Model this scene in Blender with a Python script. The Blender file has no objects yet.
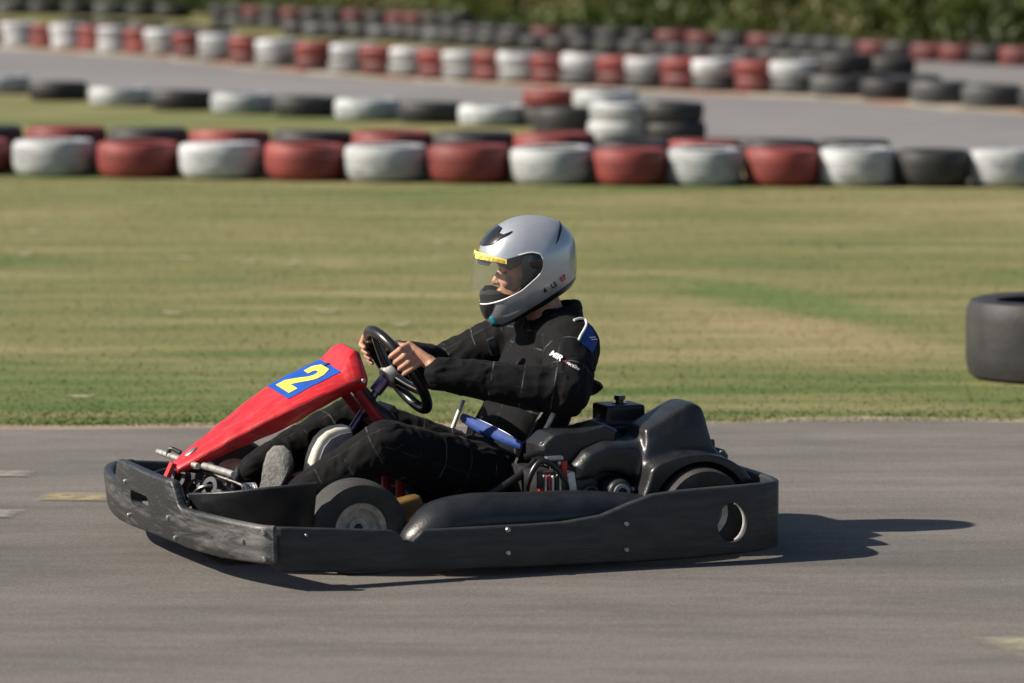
import bpy, bmesh, math, random
import numpy as np
from mathutils import Vector, Matrix, noise
from mathutils.bvhtree import BVHTree

R = math.radians
random.seed(7); rng = np.random.default_rng(7)
sc = bpy.context.scene
COL = sc.collection

# ------------------------------------------------------------------ camera, light, world
cam_d = bpy.data.cameras.new('camera'); cam = bpy.data.objects.new('camera', cam_d); COL.objects.link(cam)
cam.location = (0, 0, 1.77)
PITCH = math.atan(426.5 / 4100)
cam.rotation_euler = (math.pi / 2 - PITCH, 0, 0)
cam_d.sensor_width = 36; cam_d.lens = 36 * 4100 / 1024
cam_d.clip_start = 0.1; cam_d.clip_end = 2000
cam_d.dof.use_dof = True; cam_d.dof.focus_distance = 11.5; cam_d.dof.aperture_fstop = 3.2
sc.camera = cam

SUN = Vector((-0.9925 * math.cos(R(36.3)), -0.122 * math.cos(R(36.3)), math.sin(R(36.3)))).normalized()
sl = bpy.data.lights.new('sun', 'SUN'); sl.energy = 5.0; sl.angle = R(0.55); sl.color = (1.0, 0.91, 0.78)
so = bpy.data.objects.new('sun', sl); COL.objects.link(so)
so.rotation_euler = (-SUN).to_track_quat('-Z', 'Y').to_euler(); so.location = (-20, -5, 20)
w = bpy.data.worlds.new('World'); sc.world = w; w.use_nodes = True
wn = w.node_tree; sky = wn.nodes.new('ShaderNodeTexSky'); sky.sky_type = 'NISHITA'; sky.sun_disc = False
sky.sun_elevation = R(36.3); sky.sun_rotation = math.atan2(SUN.x, SUN.y) % (2 * math.pi)
bg = wn.nodes['Background']; bg.inputs[1].default_value = 0.058
wn.links.new(sky.outputs[0], bg.inputs[0])
vs = sc.view_settings; vs.view_transform = 'Standard'; vs.look = 'None'; vs.gamma = 1; vs.exposure = 0.6
vs.use_curve_mapping = False

# ------------------------------------------------------------------ materials
def mat(name, col, rough=0.5, metal=0.0, var=0.0, vscale=8.0, bump=0.0, bscale=60.0, col2=None, spec=0.5,
        coat=0.0, stretch=(1, 1, 1), objrand=0.0):
    m = bpy.data.materials.new(name); m.use_nodes = True
    nt = m.node_tree; b = nt.nodes['Principled BSDF']
    b.inputs['Base Color'].default_value = (*col, 1); b.inputs['Roughness'].default_value = rough
    b.inputs['Metallic'].default_value = metal; b.inputs['Specular IOR Level'].default_value = spec
    b.inputs['Coat Weight'].default_value = coat
    tc = nt.nodes.new('ShaderNodeTexCoord'); mp = nt.nodes.new('ShaderNodeMapping'); mp.inputs['Scale'].default_value = stretch
    nt.links.new(tc.outputs['Object'], mp.inputs[0])
    if var > 0 or col2:
        n = nt.nodes.new('ShaderNodeTexNoise'); n.inputs['Scale'].default_value = vscale; n.inputs['Detail'].default_value = 6
        n.inputs['Roughness'].default_value = 0.6
        nt.links.new(mp.outputs[0], n.inputs['Vector'])
        r = nt.nodes.new('ShaderNodeValToRGB')
        c2 = col2 if col2 else tuple(max(0, c * (1 - var)) for c in col)
        c1 = col if col2 else tuple(min(1, c * (1 + var)) for c in col)
        r.color_ramp.elements[0].color = (*c1, 1); r.color_ramp.elements[1].color = (*c2, 1)
        r.color_ramp.elements[0].position = 0.38; r.color_ramp.elements[1].position = 0.66
        nt.links.new(n.outputs['Fac'], r.inputs[0])
        last = r.outputs[0]
        if objrand:
            oi = nt.nodes.new('ShaderNodeObjectInfo'); mr = nt.nodes.new('ShaderNodeMapRange')
            mr.inputs[3].default_value = 1 - objrand; mr.inputs[4].default_value = 1 + objrand * 0.4
            nt.links.new(oi.outputs['Random'], mr.inputs[0])
            hs = nt.nodes.new('ShaderNodeHueSaturation'); nt.links.new(mr.outputs[0], hs.inputs['Value'])
            nt.links.new(last, hs.inputs['Color']); last = hs.outputs[0]
        nt.links.new(last, b.inputs['Base Color'])
    if bump > 0:
        n2 = nt.nodes.new('ShaderNodeTexNoise'); n2.inputs['Scale'].default_value = bscale; n2.inputs['Detail'].default_value = 5
        nt.links.new(mp.outputs[0], n2.inputs['Vector'])
        bp = nt.nodes.new('ShaderNodeBump'); bp.inputs['Strength'].default_value = bump; bp.inputs['Distance'].default_value = 0.004
        nt.links.new(n2.outputs['Fac'], bp.inputs['Height']); nt.links.new(bp.outputs[0], b.inputs['Normal'])
    m.diffuse_color = (*col, 1)
    return m

M = {}
M['plastic'] = mat('black_plastic', (0.016, 0.017, 0.019), 0.42, var=0.35, vscale=14, bump=0.25, bscale=90)
M['plastic_side'] = mat('side_plastic', (0.017, 0.018, 0.020), 0.5, col2=(0.040, 0.041, 0.043), vscale=7, bump=0.4, bscale=50, stretch=(1, 1, 6))
M['cover'] = mat('moulded_plastic', (0.014, 0.015, 0.017), 0.36, var=0.3, vscale=20, bump=0.15, bscale=140)
M['rubber'] = mat('rubber', (0.020, 0.020, 0.020), 0.75, col2=(0.045, 0.043, 0.040), vscale=9, bump=0.3, bscale=120)
M['steel'] = mat('steel', (0.38, 0.38, 0.38), 0.42, 0.9, var=0.25, vscale=30)
M['rim'] = mat('rim_metal', (0.50, 0.48, 0.45), 0.42, 0.7, var=0.3, vscale=40)
M['dark_metal'] = mat('dark_metal', (0.045, 0.045, 0.048), 0.45, 0.6, var=0.4, vscale=30)
M['red_tube'] = mat('red_paint_tube', (0.35, 0.015, 0.02), 0.4, var=0.3, vscale=20)
M['red_fin'] = mat('red_engine_paint', (0.36, 0.02, 0.018), 0.4, var=0.2, vscale=30)
M['white_metal'] = mat('pale_alloy', (0.62, 0.60, 0.58), 0.45, 0.3, var=0.25, vscale=40)
M['mauve'] = mat('mauve_metal', (0.20, 0.15, 0.24), 0.3, 0.8, var=0.3, vscale=30)
M['cream'] = mat('cream_plastic', (0.62, 0.58, 0.46), 0.45, var=0.15, vscale=14)
M['mauve_plastic'] = mat('mauve_plastic', (0.20, 0.155, 0.165), 0.5, var=0.2, vscale=14)
M['yellow_box'] = mat('ochre_plastic', (0.14, 0.080, 0.018), 0.5, var=0.3, vscale=14)
M['skin'] = mat('skin', (0.47, 0.255, 0.165), 0.5, col2=(0.40, 0.18, 0.12), vscale=45, bump=0.2, bscale=250)
M['white_trim'] = mat('white_trim', (0.72, 0.72, 0.70), 0.4, var=0.06, vscale=40)
M['blue_cloth'] = mat('blue_cloth', (0.008, 0.042, 0.22), 0.7, var=0.25, vscale=60, bump=0.3, bscale=300)
M['black_gloss'] = mat('black_gloss', (0.010, 0.010, 0.012), 0.2, var=0.2, vscale=30, coat=0.4)
M['black_matte'] = mat('black_liner', (0.008, 0.008, 0.009), 0.85, var=0.2, vscale=40)
M['grip'] = mat('grip_rubber', (0.012, 0.012, 0.013), 0.28, var=0.25, vscale=40, bump=0.1, bscale=200)
M['shoe'] = mat('shoe_leather', (0.012, 0.012, 0.014), 0.55, var=0.3, vscale=40)
M['sole'] = mat('worn_sole', (0.20, 0.20, 0.19), 0.85, col2=(0.11, 0.11, 0.105), vscale=70, bump=0.9, bscale=120)
M['sticker_blue'] = mat('sticker_blue', (0.010, 0.075, 0.40), 0.42, var=0.12, vscale=20)
M['sticker_yellow'] = mat('sticker_yellow', (0.86, 0.70, 0.08), 0.45, var=0.06, vscale=30)
M['print_white'] = mat('print_white', (0.75, 0.74, 0.72), 0.6, var=0.05)
M['print_dark'] = mat('print_dark', (0.02, 0.022, 0.03), 0.4, var=0.05)
M['print_red'] = mat('print_red', (0.45, 0.03, 0.05), 0.4, var=0.05)
M['cyan'] = mat('cyan_print', (0.02, 0.42, 0.58), 0.4, var=0.05)
M['eye'] = mat('eye', (0.10, 0.06, 0.04), 0.25, var=0.3, vscale=200)
M['visor_black'] = mat('visor_pivot_black', (0.013, 0.014, 0.016), 0.3, var=0.2, vscale=40)

# red fairing: sun-faded on the worn streaks
M['red'] = mat('red_plastic', (0.50, 0.011, 0.017), 0.34, col2=(0.58, 0.030, 0.034), vscale=7, bump=0.12, bscale=80, stretch=(1, 4, 1))
def dirty(m, col, amount, scale, stretch):
    nt = m.node_tree; b = nt.nodes['Principled BSDF']; src = b.inputs['Base Color'].links[0].from_socket
    tc = nt.nodes.new('ShaderNodeTexCoord'); mp = nt.nodes.new('ShaderNodeMapping'); mp.inputs['Scale'].default_value = stretch
    n = nt.nodes.new('ShaderNodeTexNoise'); n.inputs['Scale'].default_value = scale; n.inputs['Detail'].default_value = 8; n.inputs['Roughness'].default_value = 0.75
    nt.links.new(tc.outputs['Object'], mp.inputs[0]); nt.links.new(mp.outputs[0], n.inputs['Vector'])
    r = nt.nodes.new('ShaderNodeMapRange'); r.inputs[1].default_value = 0.50; r.inputs[2].default_value = 0.70; r.inputs[4].default_value = amount
    nt.links.new(n.outputs['Fac'], r.inputs[0]); x = nt.nodes.new('ShaderNodeMix'); x.data_type = 'RGBA'
    nt.links.new(r.outputs[0], x.inputs[0]); nt.links.new(src, x.inputs[6]); x.inputs[7].default_value = (*col, 1); nt.links.new(x.outputs[2], b.inputs['Base Color'])
dirty(M['red'], (0.085, 0.020, 0.020), 0.7, 5, (1, 7, 1)); dirty(M['red'], (0.45, 0.20, 0.18), 0.35, 30, (.4, 3, 1))
dirty(M['rubber'], (0.10, 0.092, 0.080), 0.5, 14, (1, 1, 1))
# scuffed nose bumper
def scuffed():
    m = mat('scuffed_plastic', (0.022, 0.023, 0.025), 0.45, bump=0.5, bscale=45, var=0.2, stretch=(1, 1, 3))
    nt = m.node_tree; b = nt.nodes['Principled BSDF']
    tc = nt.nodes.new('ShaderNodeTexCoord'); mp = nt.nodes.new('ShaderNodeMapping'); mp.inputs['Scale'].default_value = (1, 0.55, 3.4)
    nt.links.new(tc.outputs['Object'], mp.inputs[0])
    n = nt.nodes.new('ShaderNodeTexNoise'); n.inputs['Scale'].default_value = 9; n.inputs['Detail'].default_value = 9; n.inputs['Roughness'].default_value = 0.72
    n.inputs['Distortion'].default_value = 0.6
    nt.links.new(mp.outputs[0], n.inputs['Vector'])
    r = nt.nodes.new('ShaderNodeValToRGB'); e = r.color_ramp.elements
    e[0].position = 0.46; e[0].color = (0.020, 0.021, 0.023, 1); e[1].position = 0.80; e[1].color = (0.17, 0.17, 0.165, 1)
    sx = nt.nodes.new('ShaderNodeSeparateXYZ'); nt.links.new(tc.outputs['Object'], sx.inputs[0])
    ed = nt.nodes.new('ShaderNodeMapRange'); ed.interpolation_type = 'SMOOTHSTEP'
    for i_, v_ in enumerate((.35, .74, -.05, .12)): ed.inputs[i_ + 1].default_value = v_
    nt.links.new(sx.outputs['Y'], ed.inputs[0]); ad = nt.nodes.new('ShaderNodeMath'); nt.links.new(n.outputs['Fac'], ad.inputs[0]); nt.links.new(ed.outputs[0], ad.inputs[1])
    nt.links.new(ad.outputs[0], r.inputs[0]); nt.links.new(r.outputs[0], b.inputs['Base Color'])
    r2 = nt.nodes.new('ShaderNodeMapRange'); r2.inputs[1].default_value = 0.35; r2.inputs[2].default_value = 0.75
    r2.inputs[3].default_value = 0.34; r2.inputs[4].default_value = 0.62
    nt.links.new(n.outputs['Fac'], r2.inputs[0]); nt.links.new(r2.outputs[0], b.inputs['Roughness'])
    return m
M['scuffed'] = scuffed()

# helmet silver paint
def silver():
    m = mat('silver_paint', (0.50, 0.52, 0.55), 0.30, 0.55, var=0.05, vscale=20, coat=0.5)
    b = m.node_tree.nodes['Principled BSDF']; b.inputs['Coat Roughness'].default_value = 0.08
    return m
M['silver'] = silver()

def visor_mat():
    m = bpy.data.materials.new('clear_visor'); m.use_nodes = True; nt = m.node_tree
    out = nt.nodes['Material Output']; nt.nodes.remove(nt.nodes['Principled BSDF'])
    tr = nt.nodes.new('ShaderNodeBsdfTransparent'); tr.inputs[0].default_value = (0.985, 0.99, 0.99, 1)
    gl = nt.nodes.new('ShaderNodeBsdfGlossy'); gl.inputs['Roughness'].default_value = 0.06
    lw = nt.nodes.new('ShaderNodeLayerWeight'); lw.inputs[0].default_value = 0.5
    pw_ = nt.nodes.new('ShaderNodeMath'); pw_.operation = 'POWER'; pw_.inputs[1].default_value = 4.0; nt.links.new(lw.outputs['Facing'], pw_.inputs[0])
    fr = nt.nodes.new('ShaderNodeMapRange'); fr.inputs[3].default_value = 0.015; fr.inputs[4].default_value = 0.35; nt.links.new(pw_.outputs[0], fr.inputs[0])
    n = nt.nodes.new('ShaderNodeTexNoise'); n.inputs['Scale'].default_value = 60
    df = nt.nodes.new('ShaderNodeBsdfDiffuse'); df.inputs[0].default_value = (0.5, 0.5, 0.5, 1)
    mr = nt.nodes.new('ShaderNodeMapRange'); mr.inputs[3].default_value = 0.01; mr.inputs[4].default_value = 0.06
    nt.links.new(n.outputs['Fac'], mr.inputs[0])
    mx0 = nt.nodes.new('ShaderNodeMixShader'); nt.links.new(mr.outputs[0], mx0.inputs[0])
    nt.links.new(tr.outputs[0], mx0.inputs[1]); nt.links.new(df.outputs[0], mx0.inputs[2])
    mx = nt.nodes.new('ShaderNodeMixShader'); nt.links.new(fr.outputs[0], mx.inputs[0])
    nt.links.new(mx0.outputs[0], mx.inputs[1]); nt.links.new(gl.outputs[0], mx.inputs[2])
    nt.links.new(mx.outputs[0], out.inputs[0]); m.diffuse_color = (.8, .8, .8, .3)
    return m
M['visor'] = visor_mat()

def suit_mat():
    m = mat('suit_cloth', (0.0030, 0.0031, 0.0040), 0.85, bump=0.25, bscale=420)
    nt = m.node_tree; b = nt.nodes['Principled BSDF']; b.inputs['Sheen Weight'].default_value = 0.015; b.inputs['Specular IOR Level'].default_value = 0.22
    b.inputs['Sheen Roughness'].default_value = 0.4
    def line(attr, period, width):
        a = nt.nodes.new('ShaderNodeAttribute'); a.attribute_name = attr
        d = nt.nodes.new('ShaderNodeMath'); d.operation = 'DIVIDE'; d.inputs[1].default_value = period
        f = nt.nodes.new('ShaderNodeMath'); f.operation = 'FRACT'
        s = nt.nodes.new('ShaderNodeMath'); s.operation = 'SUBTRACT'; s.inputs[1].default_value = 0.5
        ab = nt.nodes.new('ShaderNodeMath'); ab.operation = 'ABSOLUTE'
        lt = nt.nodes.new('ShaderNodeMath'); lt.operation = 'LESS_THAN'; lt.inputs[1].default_value = width / period / 2
        nt.links.new(a.outputs['Fac'], d.inputs[0]); nt.links.new(d.outputs[0], f.inputs[0]); nt.links.new(f.outputs[0], s.inputs[0])
        nt.links.new(s.outputs[0], ab.inputs[0]); nt.links.new(ab.outputs[0], lt.inputs[0])
        return lt
    l1 = line('along', 0.088, 0.0034); l2 = line('around', 1.05, 0.030)
    l2s = nt.nodes.new('ShaderNodeMath'); l2s.operation = 'MULTIPLY'; l2s.inputs[1].default_value = 0.45
    nt.links.new(l2.outputs[0], l2s.inputs[0])
    mxn = nt.nodes.new('ShaderNodeMath'); mxn.operation = 'MAXIMUM'
    nt.links.new(l1.outputs[0], mxn.inputs[0]); nt.links.new(l2s.outputs[0], mxn.inputs[1])
    n = nt.nodes.new('ShaderNodeTexNoise'); n.inputs['Scale'].default_value = 14
    mr = nt.nodes.new('ShaderNodeMapRange'); mr.inputs[1].default_value = 0.47; mr.inputs[2].default_value = 0.63
    nt.links.new(n.outputs['Fac'], mr.inputs[0])
    mu = nt.nodes.new('ShaderNodeMath'); mu.operation = 'MULTIPLY'
    nt.links.new(mxn.outputs[0], mu.inputs[0]); nt.links.new(mr.outputs[0], mu.inputs[1])
    mc = nt.nodes.new('ShaderNodeMix'); mc.data_type = 'RGBA'
    mc.inputs[6].default_value = (0.0030, 0.0031, 0.0040, 1); mc.inputs[7].default_value = (0.085, 0.085, 0.085, 1)
    nt.links.new(mu.outputs[0], mc.inputs[0]); nt.links.new(mc.outputs[2], b.inputs['Base Color'])
    return m
M['suit'] = suit_mat()

def tyre_paint(name, col, dirt, amount=0.5):
    m = mat(name, col, 0.62, col2=dirt, vscale=5.5, bump=0.35, bscale=40, objrand=0.22)
    for n in m.node_tree.nodes:
        if n.type == 'VALTORGB':
            n.color_ramp.elements[0].position = amount; n.color_ramp.elements[1].position = amount + 0.35
    dirty(m, (0.035, 0.034, 0.033), 0.8 if col[0] > .25 else 0.25, 6.0, (1, 1, 3.5))
    return m
M['t_white'] = tyre_paint('white_tyre_paint', (0.48, 0.50, 0.52), (0.34, 0.35, 0.36), 0.5)
M['t_red'] = tyre_paint('red_tyre_paint', (0.235, 0.042, 0.036), (0.12, 0.026, 0.023), 0.45)
M['t_black'] = tyre_paint('black_tyre', (0.022, 0.022, 0.024), (0.055, 0.052, 0.048), 0.45)
M['t_grey'] = tyre_paint('grey_worn_tyre', (0.075, 0.078, 0.082), (0.035, 0.035, 0.036), 0.5)
M['t_dirtywhite'] = tyre_paint('dirty_white_tyre', (0.30, 0.31, 0.31), (0.12, 0.115, 0.11), 0.45)
M['t_dullred'] = tyre_paint('dull_red_tyre', (0.14, 0.030, 0.028), (0.05, 0.024, 0.024), 0.45)
M['t_inside'] = mat('tyre_inside', (0.012, 0.012, 0.013), 0.8, var=0.3, vscale=10)

def ground_mat(name, kind):
    m = bpy.data.materials.new(name); m.use_nodes = True; nt = m.node_tree; b = nt.nodes['Principled BSDF']
    b.inputs['Roughness'].default_value = 0.9; b.inputs['Specular IOR Level'].default_value = 0.25
    tc = nt.nodes.new('ShaderNodeTexCoord')
    def noise_(scale, detail=4, rough=0.6, stretch=(1, 1, 1), dist=0.0):
        mp = nt.nodes.new('ShaderNodeMapping'); mp.inputs['Scale'].default_value = stretch
        nt.links.new(tc.outputs['Object'], mp.inputs[0])
        n = nt.nodes.new('ShaderNodeTexNoise'); n.inputs['Scale'].default_value = scale; n.inputs['Detail'].default_value = detail
        n.inputs['Roughness'].default_value = rough; n.inputs['Distortion'].default_value = dist
        nt.links.new(mp.outputs[0], n.inputs['Vector']); return n
    def ramp(src, stops):
        r = nt.nodes.new('ShaderNodeValToRGB'); e = r.color_ramp.elements
        while len(e) < len(stops): e.new(0.5)
        for i, (p, c) in enumerate(stops): e[i].position = p; e[i].color = (*c, 1)
        nt.links.new(src, r.inputs[0]); return r
    def mix(fac, a, bb, blend='MIX'):
        x = nt.nodes.new('ShaderNodeMix'); x.data_type = 'RGBA'; x.blend_type = blend
        if isinstance(fac, float): x.inputs[0].default_value = fac
        else: nt.links.new(fac, x.inputs[0])
        for i, v in ((6, a), (7, bb)):
            if isinstance(v, tuple): x.inputs[i].default_value = (*v, 1)
            else: nt.links.new(v, x.inputs[i])
        return x.outputs[2]
    if kind == 'grass':
        big = noise_(0.55, 3, 0.55, (0.40, 1.0, 1)); mid = noise_(2.6, 5, 0.62, (0.20, 1, 1), 0.3); fine = noise_(34, 4, 0.7)
        c1 = ramp(big.outputs['Fac'], [(0.36, (0.086, 0.130, 0.036)), (0.50, (0.168, 0.162, 0.062)), (0.62, (0.240, 0.204, 0.098))])
        c2 = ramp(mid.outputs['Fac'], [(0.34, (0.072, 0.118, 0.032)), (0.50, (0.168, 0.164, 0.064)), (0.68, (0.310, 0.260, 0.140))])
        col = mix(0.58, c1.outputs[0], c2.outputs[0])
        # greener strip along the edge of the track, bare sandy scar right of the kart
        sx = nt.nodes.new('ShaderNodeSeparateXYZ'); nt.links.new(tc.outputs['Object'], sx.inputs[0])
        def mr(src, a, b_, c, d):
            r = nt.nodes.new('ShaderNodeMapRange'); r.interpolation_type = 'SMOOTHSTEP'
            for i, v in enumerate((a, b_, c, d)): r.inputs[i + 1].default_value = v
            nt.links.new(src, r.inputs[0]); return r.outputs[0]
        def mul(a, b_):
            x = nt.nodes.new('ShaderNodeMath'); x.operation = 'MULTIPLY'; nt.links.new(a, x.inputs[0])
            if isinstance(b_, float): x.inputs[1].default_value = b_
            else: nt.links.new(b_, x.inputs[1])
            return x.outputs[0]
        strip = mul(mr(sx.outputs['Y'], 14.6, 16.8, 1, 0), mr(mid.outputs['Fac'], 0.35, 0.62, 0.95, 0.25))
        col = mix(strip, col, (0.068, 0.115, 0.026))
        # scar: elongated ellipse rotated in the plane
        def ell(cx, cy, ang, lx, ly, soft):
            mp = nt.nodes.new('ShaderNodeMapping'); mp.vector_type = 'TEXTURE'
            mp.inputs['Location'].default_value = (cx, cy, 0); mp.inputs['Rotation'].default_value = (0, 0, ang)
            mp.inputs['Scale'].default_value = (lx, ly, 1)
            wob = nt.nodes.new('ShaderNodeVectorMath'); wob.operation = 'ADD'
            wn_ = noise_(2.6, 4, 0.6); ws = nt.nodes.new('ShaderNodeVectorMath'); ws.operation = 'SCALE'; ws.inputs['Scale'].default_value = 0.55
            nt.links.new(wn_.outputs['Color'], ws.inputs[0]); nt.links.new(ws.outputs[0], wob.inputs[0]); nt.links.new(tc.outputs['Object'], wob.inputs[1])
            sb = nt.nodes.new('ShaderNodeVectorMath'); sb.operation = 'SUBTRACT'; sb.inputs[1].default_value = (0.275, 0.275, 0.275)
            nt.links.new(wob.outputs[0], sb.inputs[0])
            fl = nt.nodes.new('ShaderNodeVectorMath'); fl.operation = 'MULTIPLY'; fl.inputs[1].default_value = (1, 1, 0)
            nt.links.new(sb.outputs[0], fl.inputs[0])
            nt.links.new(fl.outputs[0], mp.inputs[0])
            ln = nt.nodes.new('ShaderNodeVectorMath'); ln.operation = 'LENGTH'; nt.links.new(mp.outputs[0], ln.inputs[0])
            return mr(ln.outputs['Value'], 1 - soft, 1 + soft, 1, 0)
        col = mix(mul(ell(1.18, 17.6, -1.15, 1.15, 0.24, 0.8), 0.42), col, (0.340, 0.250, 0.150))
        col = mix(mul(ell(1.25, 18.9, -1.2, 1.2, 0.26, 0.5), 0.7), col, (0.085, 0.140, 0.034))
        f2 = ramp(fine.outputs['Fac'], [(0.25, (0.86, 0.86, 0.85)), (0.75, (1.12, 1.12, 1.1))])
        col = mix(1.0, col, f2.outputs[0], 'MULTIPLY')
        nt.links.new(col, b.inputs['Base Color'])
        bn = noise_(60, 5, 0.7); bp = nt.nodes.new('ShaderNodeBump'); bp.inputs['Strength'].default_value = 0.35; bp.inputs['Distance'].default_value = 0.01
        nt.links.new(bn.outputs['Fac'], bp.inputs['Height']); nt.links.new(bp.outputs[0], b.inputs['Normal'])
    elif kind in ('asphalt', 'far_asphalt'):
        big = noise_(0.5, 4, 0.6, (0.35, 1.0, 1)); mid = noise_(5, 6, 0.7, (0.22, 1, 1)); fine = noise_(170, 3, 0.8)
        base = (0.150, 0.140, 0.130) if kind == 'asphalt' else (0.205, 0.200, 0.202)
        c1 = ramp(big.outputs['Fac'], [(0.35, tuple(c * 0.90 for c in base)), (0.65, tuple(c * 1.10 for c in base))])
        c2 = ramp(mid.outputs['Fac'], [(0.30, (0.78, 0.78, 0.79)), (0.70, (1.20, 1.19, 1.17))])
        col = mix(1.0, c1.outputs[0], c2.outputs[0], 'MULTIPLY')
        rub = noise_(2.2, 3, 0.5, (0.03, 1, 1), 0.2); c3 = ramp(rub.outputs['Fac'], [(0.40, (1, 1, 1)), (0.56, (0.93, 0.93, 0.93)), (0.66, (0.80, 0.80, 0.81))]); col = mix(1.0, col, c3.outputs[0], 'MULTIPLY')
        f2 = ramp(fine.outputs['Fac'], [(0.30, (0.60, 0.60, 0.61)), (0.5, (1, 1, 1)), (0.72, (1.55, 1.52, 1.48))])
        col = mix(1.0, col, f2.outputs[0], 'MULTIPLY')
        nt.links.new(col, b.inputs['Base Color'])
        bp = nt.nodes.new('ShaderNodeBump'); bp.inputs['Strength'].default_value = 0.5; bp.inputs['Distance'].default_value = 0.003
        nt.links.new(fine.outputs['Fac'], bp.inputs['Height']); nt.links.new(bp.outputs[0], b.inputs['Normal'])
    elif kind == 'dust':
        n = noise_(7, 5, 0.7); c = ramp(n.outputs['Fac'], [(0.3, (0.20, 0.165, 0.12)), (0.7, (0.34, 0.28, 0.20))])
        nt.links.new(c.outputs[0], b.inputs['Base Color'])
    elif kind == 'kerb':
        a = nt.nodes.new('ShaderNodeAttribute'); a.attribute_name = 'along'
        wv = nt.nodes.new('ShaderNodeMath'); wv.operation = 'FRACT'
        nt.links.new(a.outputs['Fac'], wv.inputs[0])
        c = ramp(wv.outputs[0], [(0.0, (0.33, 0.28, 0.21)), (0.33, (0.33, 0.28, 0.21)), (0.36, (0.36, 0.16, 0.11)), (0.64, (0.36, 0.16, 0.11)), (0.67, (0.48, 0.45, 0.38))])
        n = noise_(3.0, 5, 0.7); dd = ramp(n.outputs['Fac'], [(0.35, (0, 0, 0)), (0.6, (1, 1, 1))])
        col = mix(dd.outputs[0], c.outputs[0], (0.30, 0.25, 0.185)); nt.links.new(col, b.inputs['Base Color'])
    elif kind == 'paint':
        pass
    return m
M['grass'] = ground_mat('grass_ground', 'grass'); M['asphalt'] = ground_mat('asphalt', 'asphalt')
M['far_asphalt'] = ground_mat('far_asphalt', 'far_asphalt'); M['dust'] = ground_mat('dusty_edge', 'dust'); M['kerb'] = ground_mat('kerb_paint', 'kerb')
M['yellow_paint'] = mat('worn_yellow_paint', (0.26, 0.215, 0.115), 0.85, col2=(0.155, 0.138, 0.115), vscale=26)
M['white_paint'] = mat('worn_white_paint', (0.225, 0.21, 0.19), 0.85, col2=(0.15, 0.135, 0.12), vscale=26)
def worn(name, col):
    m = mat(name, col, 0.9, var=0.2, vscale=20); nt = m.node_tree; b = nt.nodes['Principled BSDF']
    tc = nt.nodes.new('ShaderNodeTexCoord'); n = nt.nodes.new('ShaderNodeTexNoise'); n.inputs['Scale'].default_value = 16; n.inputs['Detail'].default_value = 6; n.inputs['Roughness'].default_value = 0.7
    nt.links.new(tc.outputs['Object'], n.inputs['Vector']); a = nt.nodes.new('ShaderNodeAttribute'); a.attribute_name = 'edge'
    mu = nt.nodes.new('ShaderNodeMath'); mu.operation = 'MULTIPLY'; nt.links.new(a.outputs['Fac'], mu.inputs[0]); nt.links.new(n.outputs['Fac'], mu.inputs[1])
    r = nt.nodes.new('ShaderNodeMapRange'); r.inputs[1].default_value = 0.12; r.inputs[2].default_value = 0.55; r.inputs[4].default_value = 0.75
    nt.links.new(mu.outputs[0], r.inputs[0]); nt.links.new(r.outputs[0], b.inputs['Alpha']); return m
M['yellow_paint'] = worn('worn_yellow_paint', (0.33, 0.27, 0.155)); M['beige_paint'] = worn('worn_beige_paint', (0.36, 0.325, 0.24)); M['white_paint'] = worn('worn_white_paint', (0.30, 0.28, 0.25))
M['seat'] = mat('seat_plastic', (0.010, 0.010, 0.011), 0.55, var=0.25, vscale=30, spec=0.3)
M['strip_yellow'] = mat('visor_strip_yellow', (0.74, 0.62, 0.16), 0.5, var=0.08, vscale=40)
M['litter'] = mat('dry_leaf', (0.55, 0.50, 0.38), 0.8, var=0.2, vscale=30)

# ------------------------------------------------------------------ mesh helpers
def catmull(pts, n=6):
    P = [np.array(p, float) for p in pts]; P = [2 * P[0] - P[1]] + P + [2 * P[-1] - P[-2]]
    out = []
    for i in range(1, len(P) - 2):
        p0, p1, p2, p3 = P[i - 1:i + 3]
        for k in range(n):
            t = k / n
            out.append(0.5 * ((2 * p1) + (-p0 + p2) * t + (2 * p0 - 5 * p1 + 4 * p2 - p3) * t * t + (-p0 + 3 * p1 - 3 * p2 + p3) * t ** 3))
    out.append(P[-2]); return out

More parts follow.
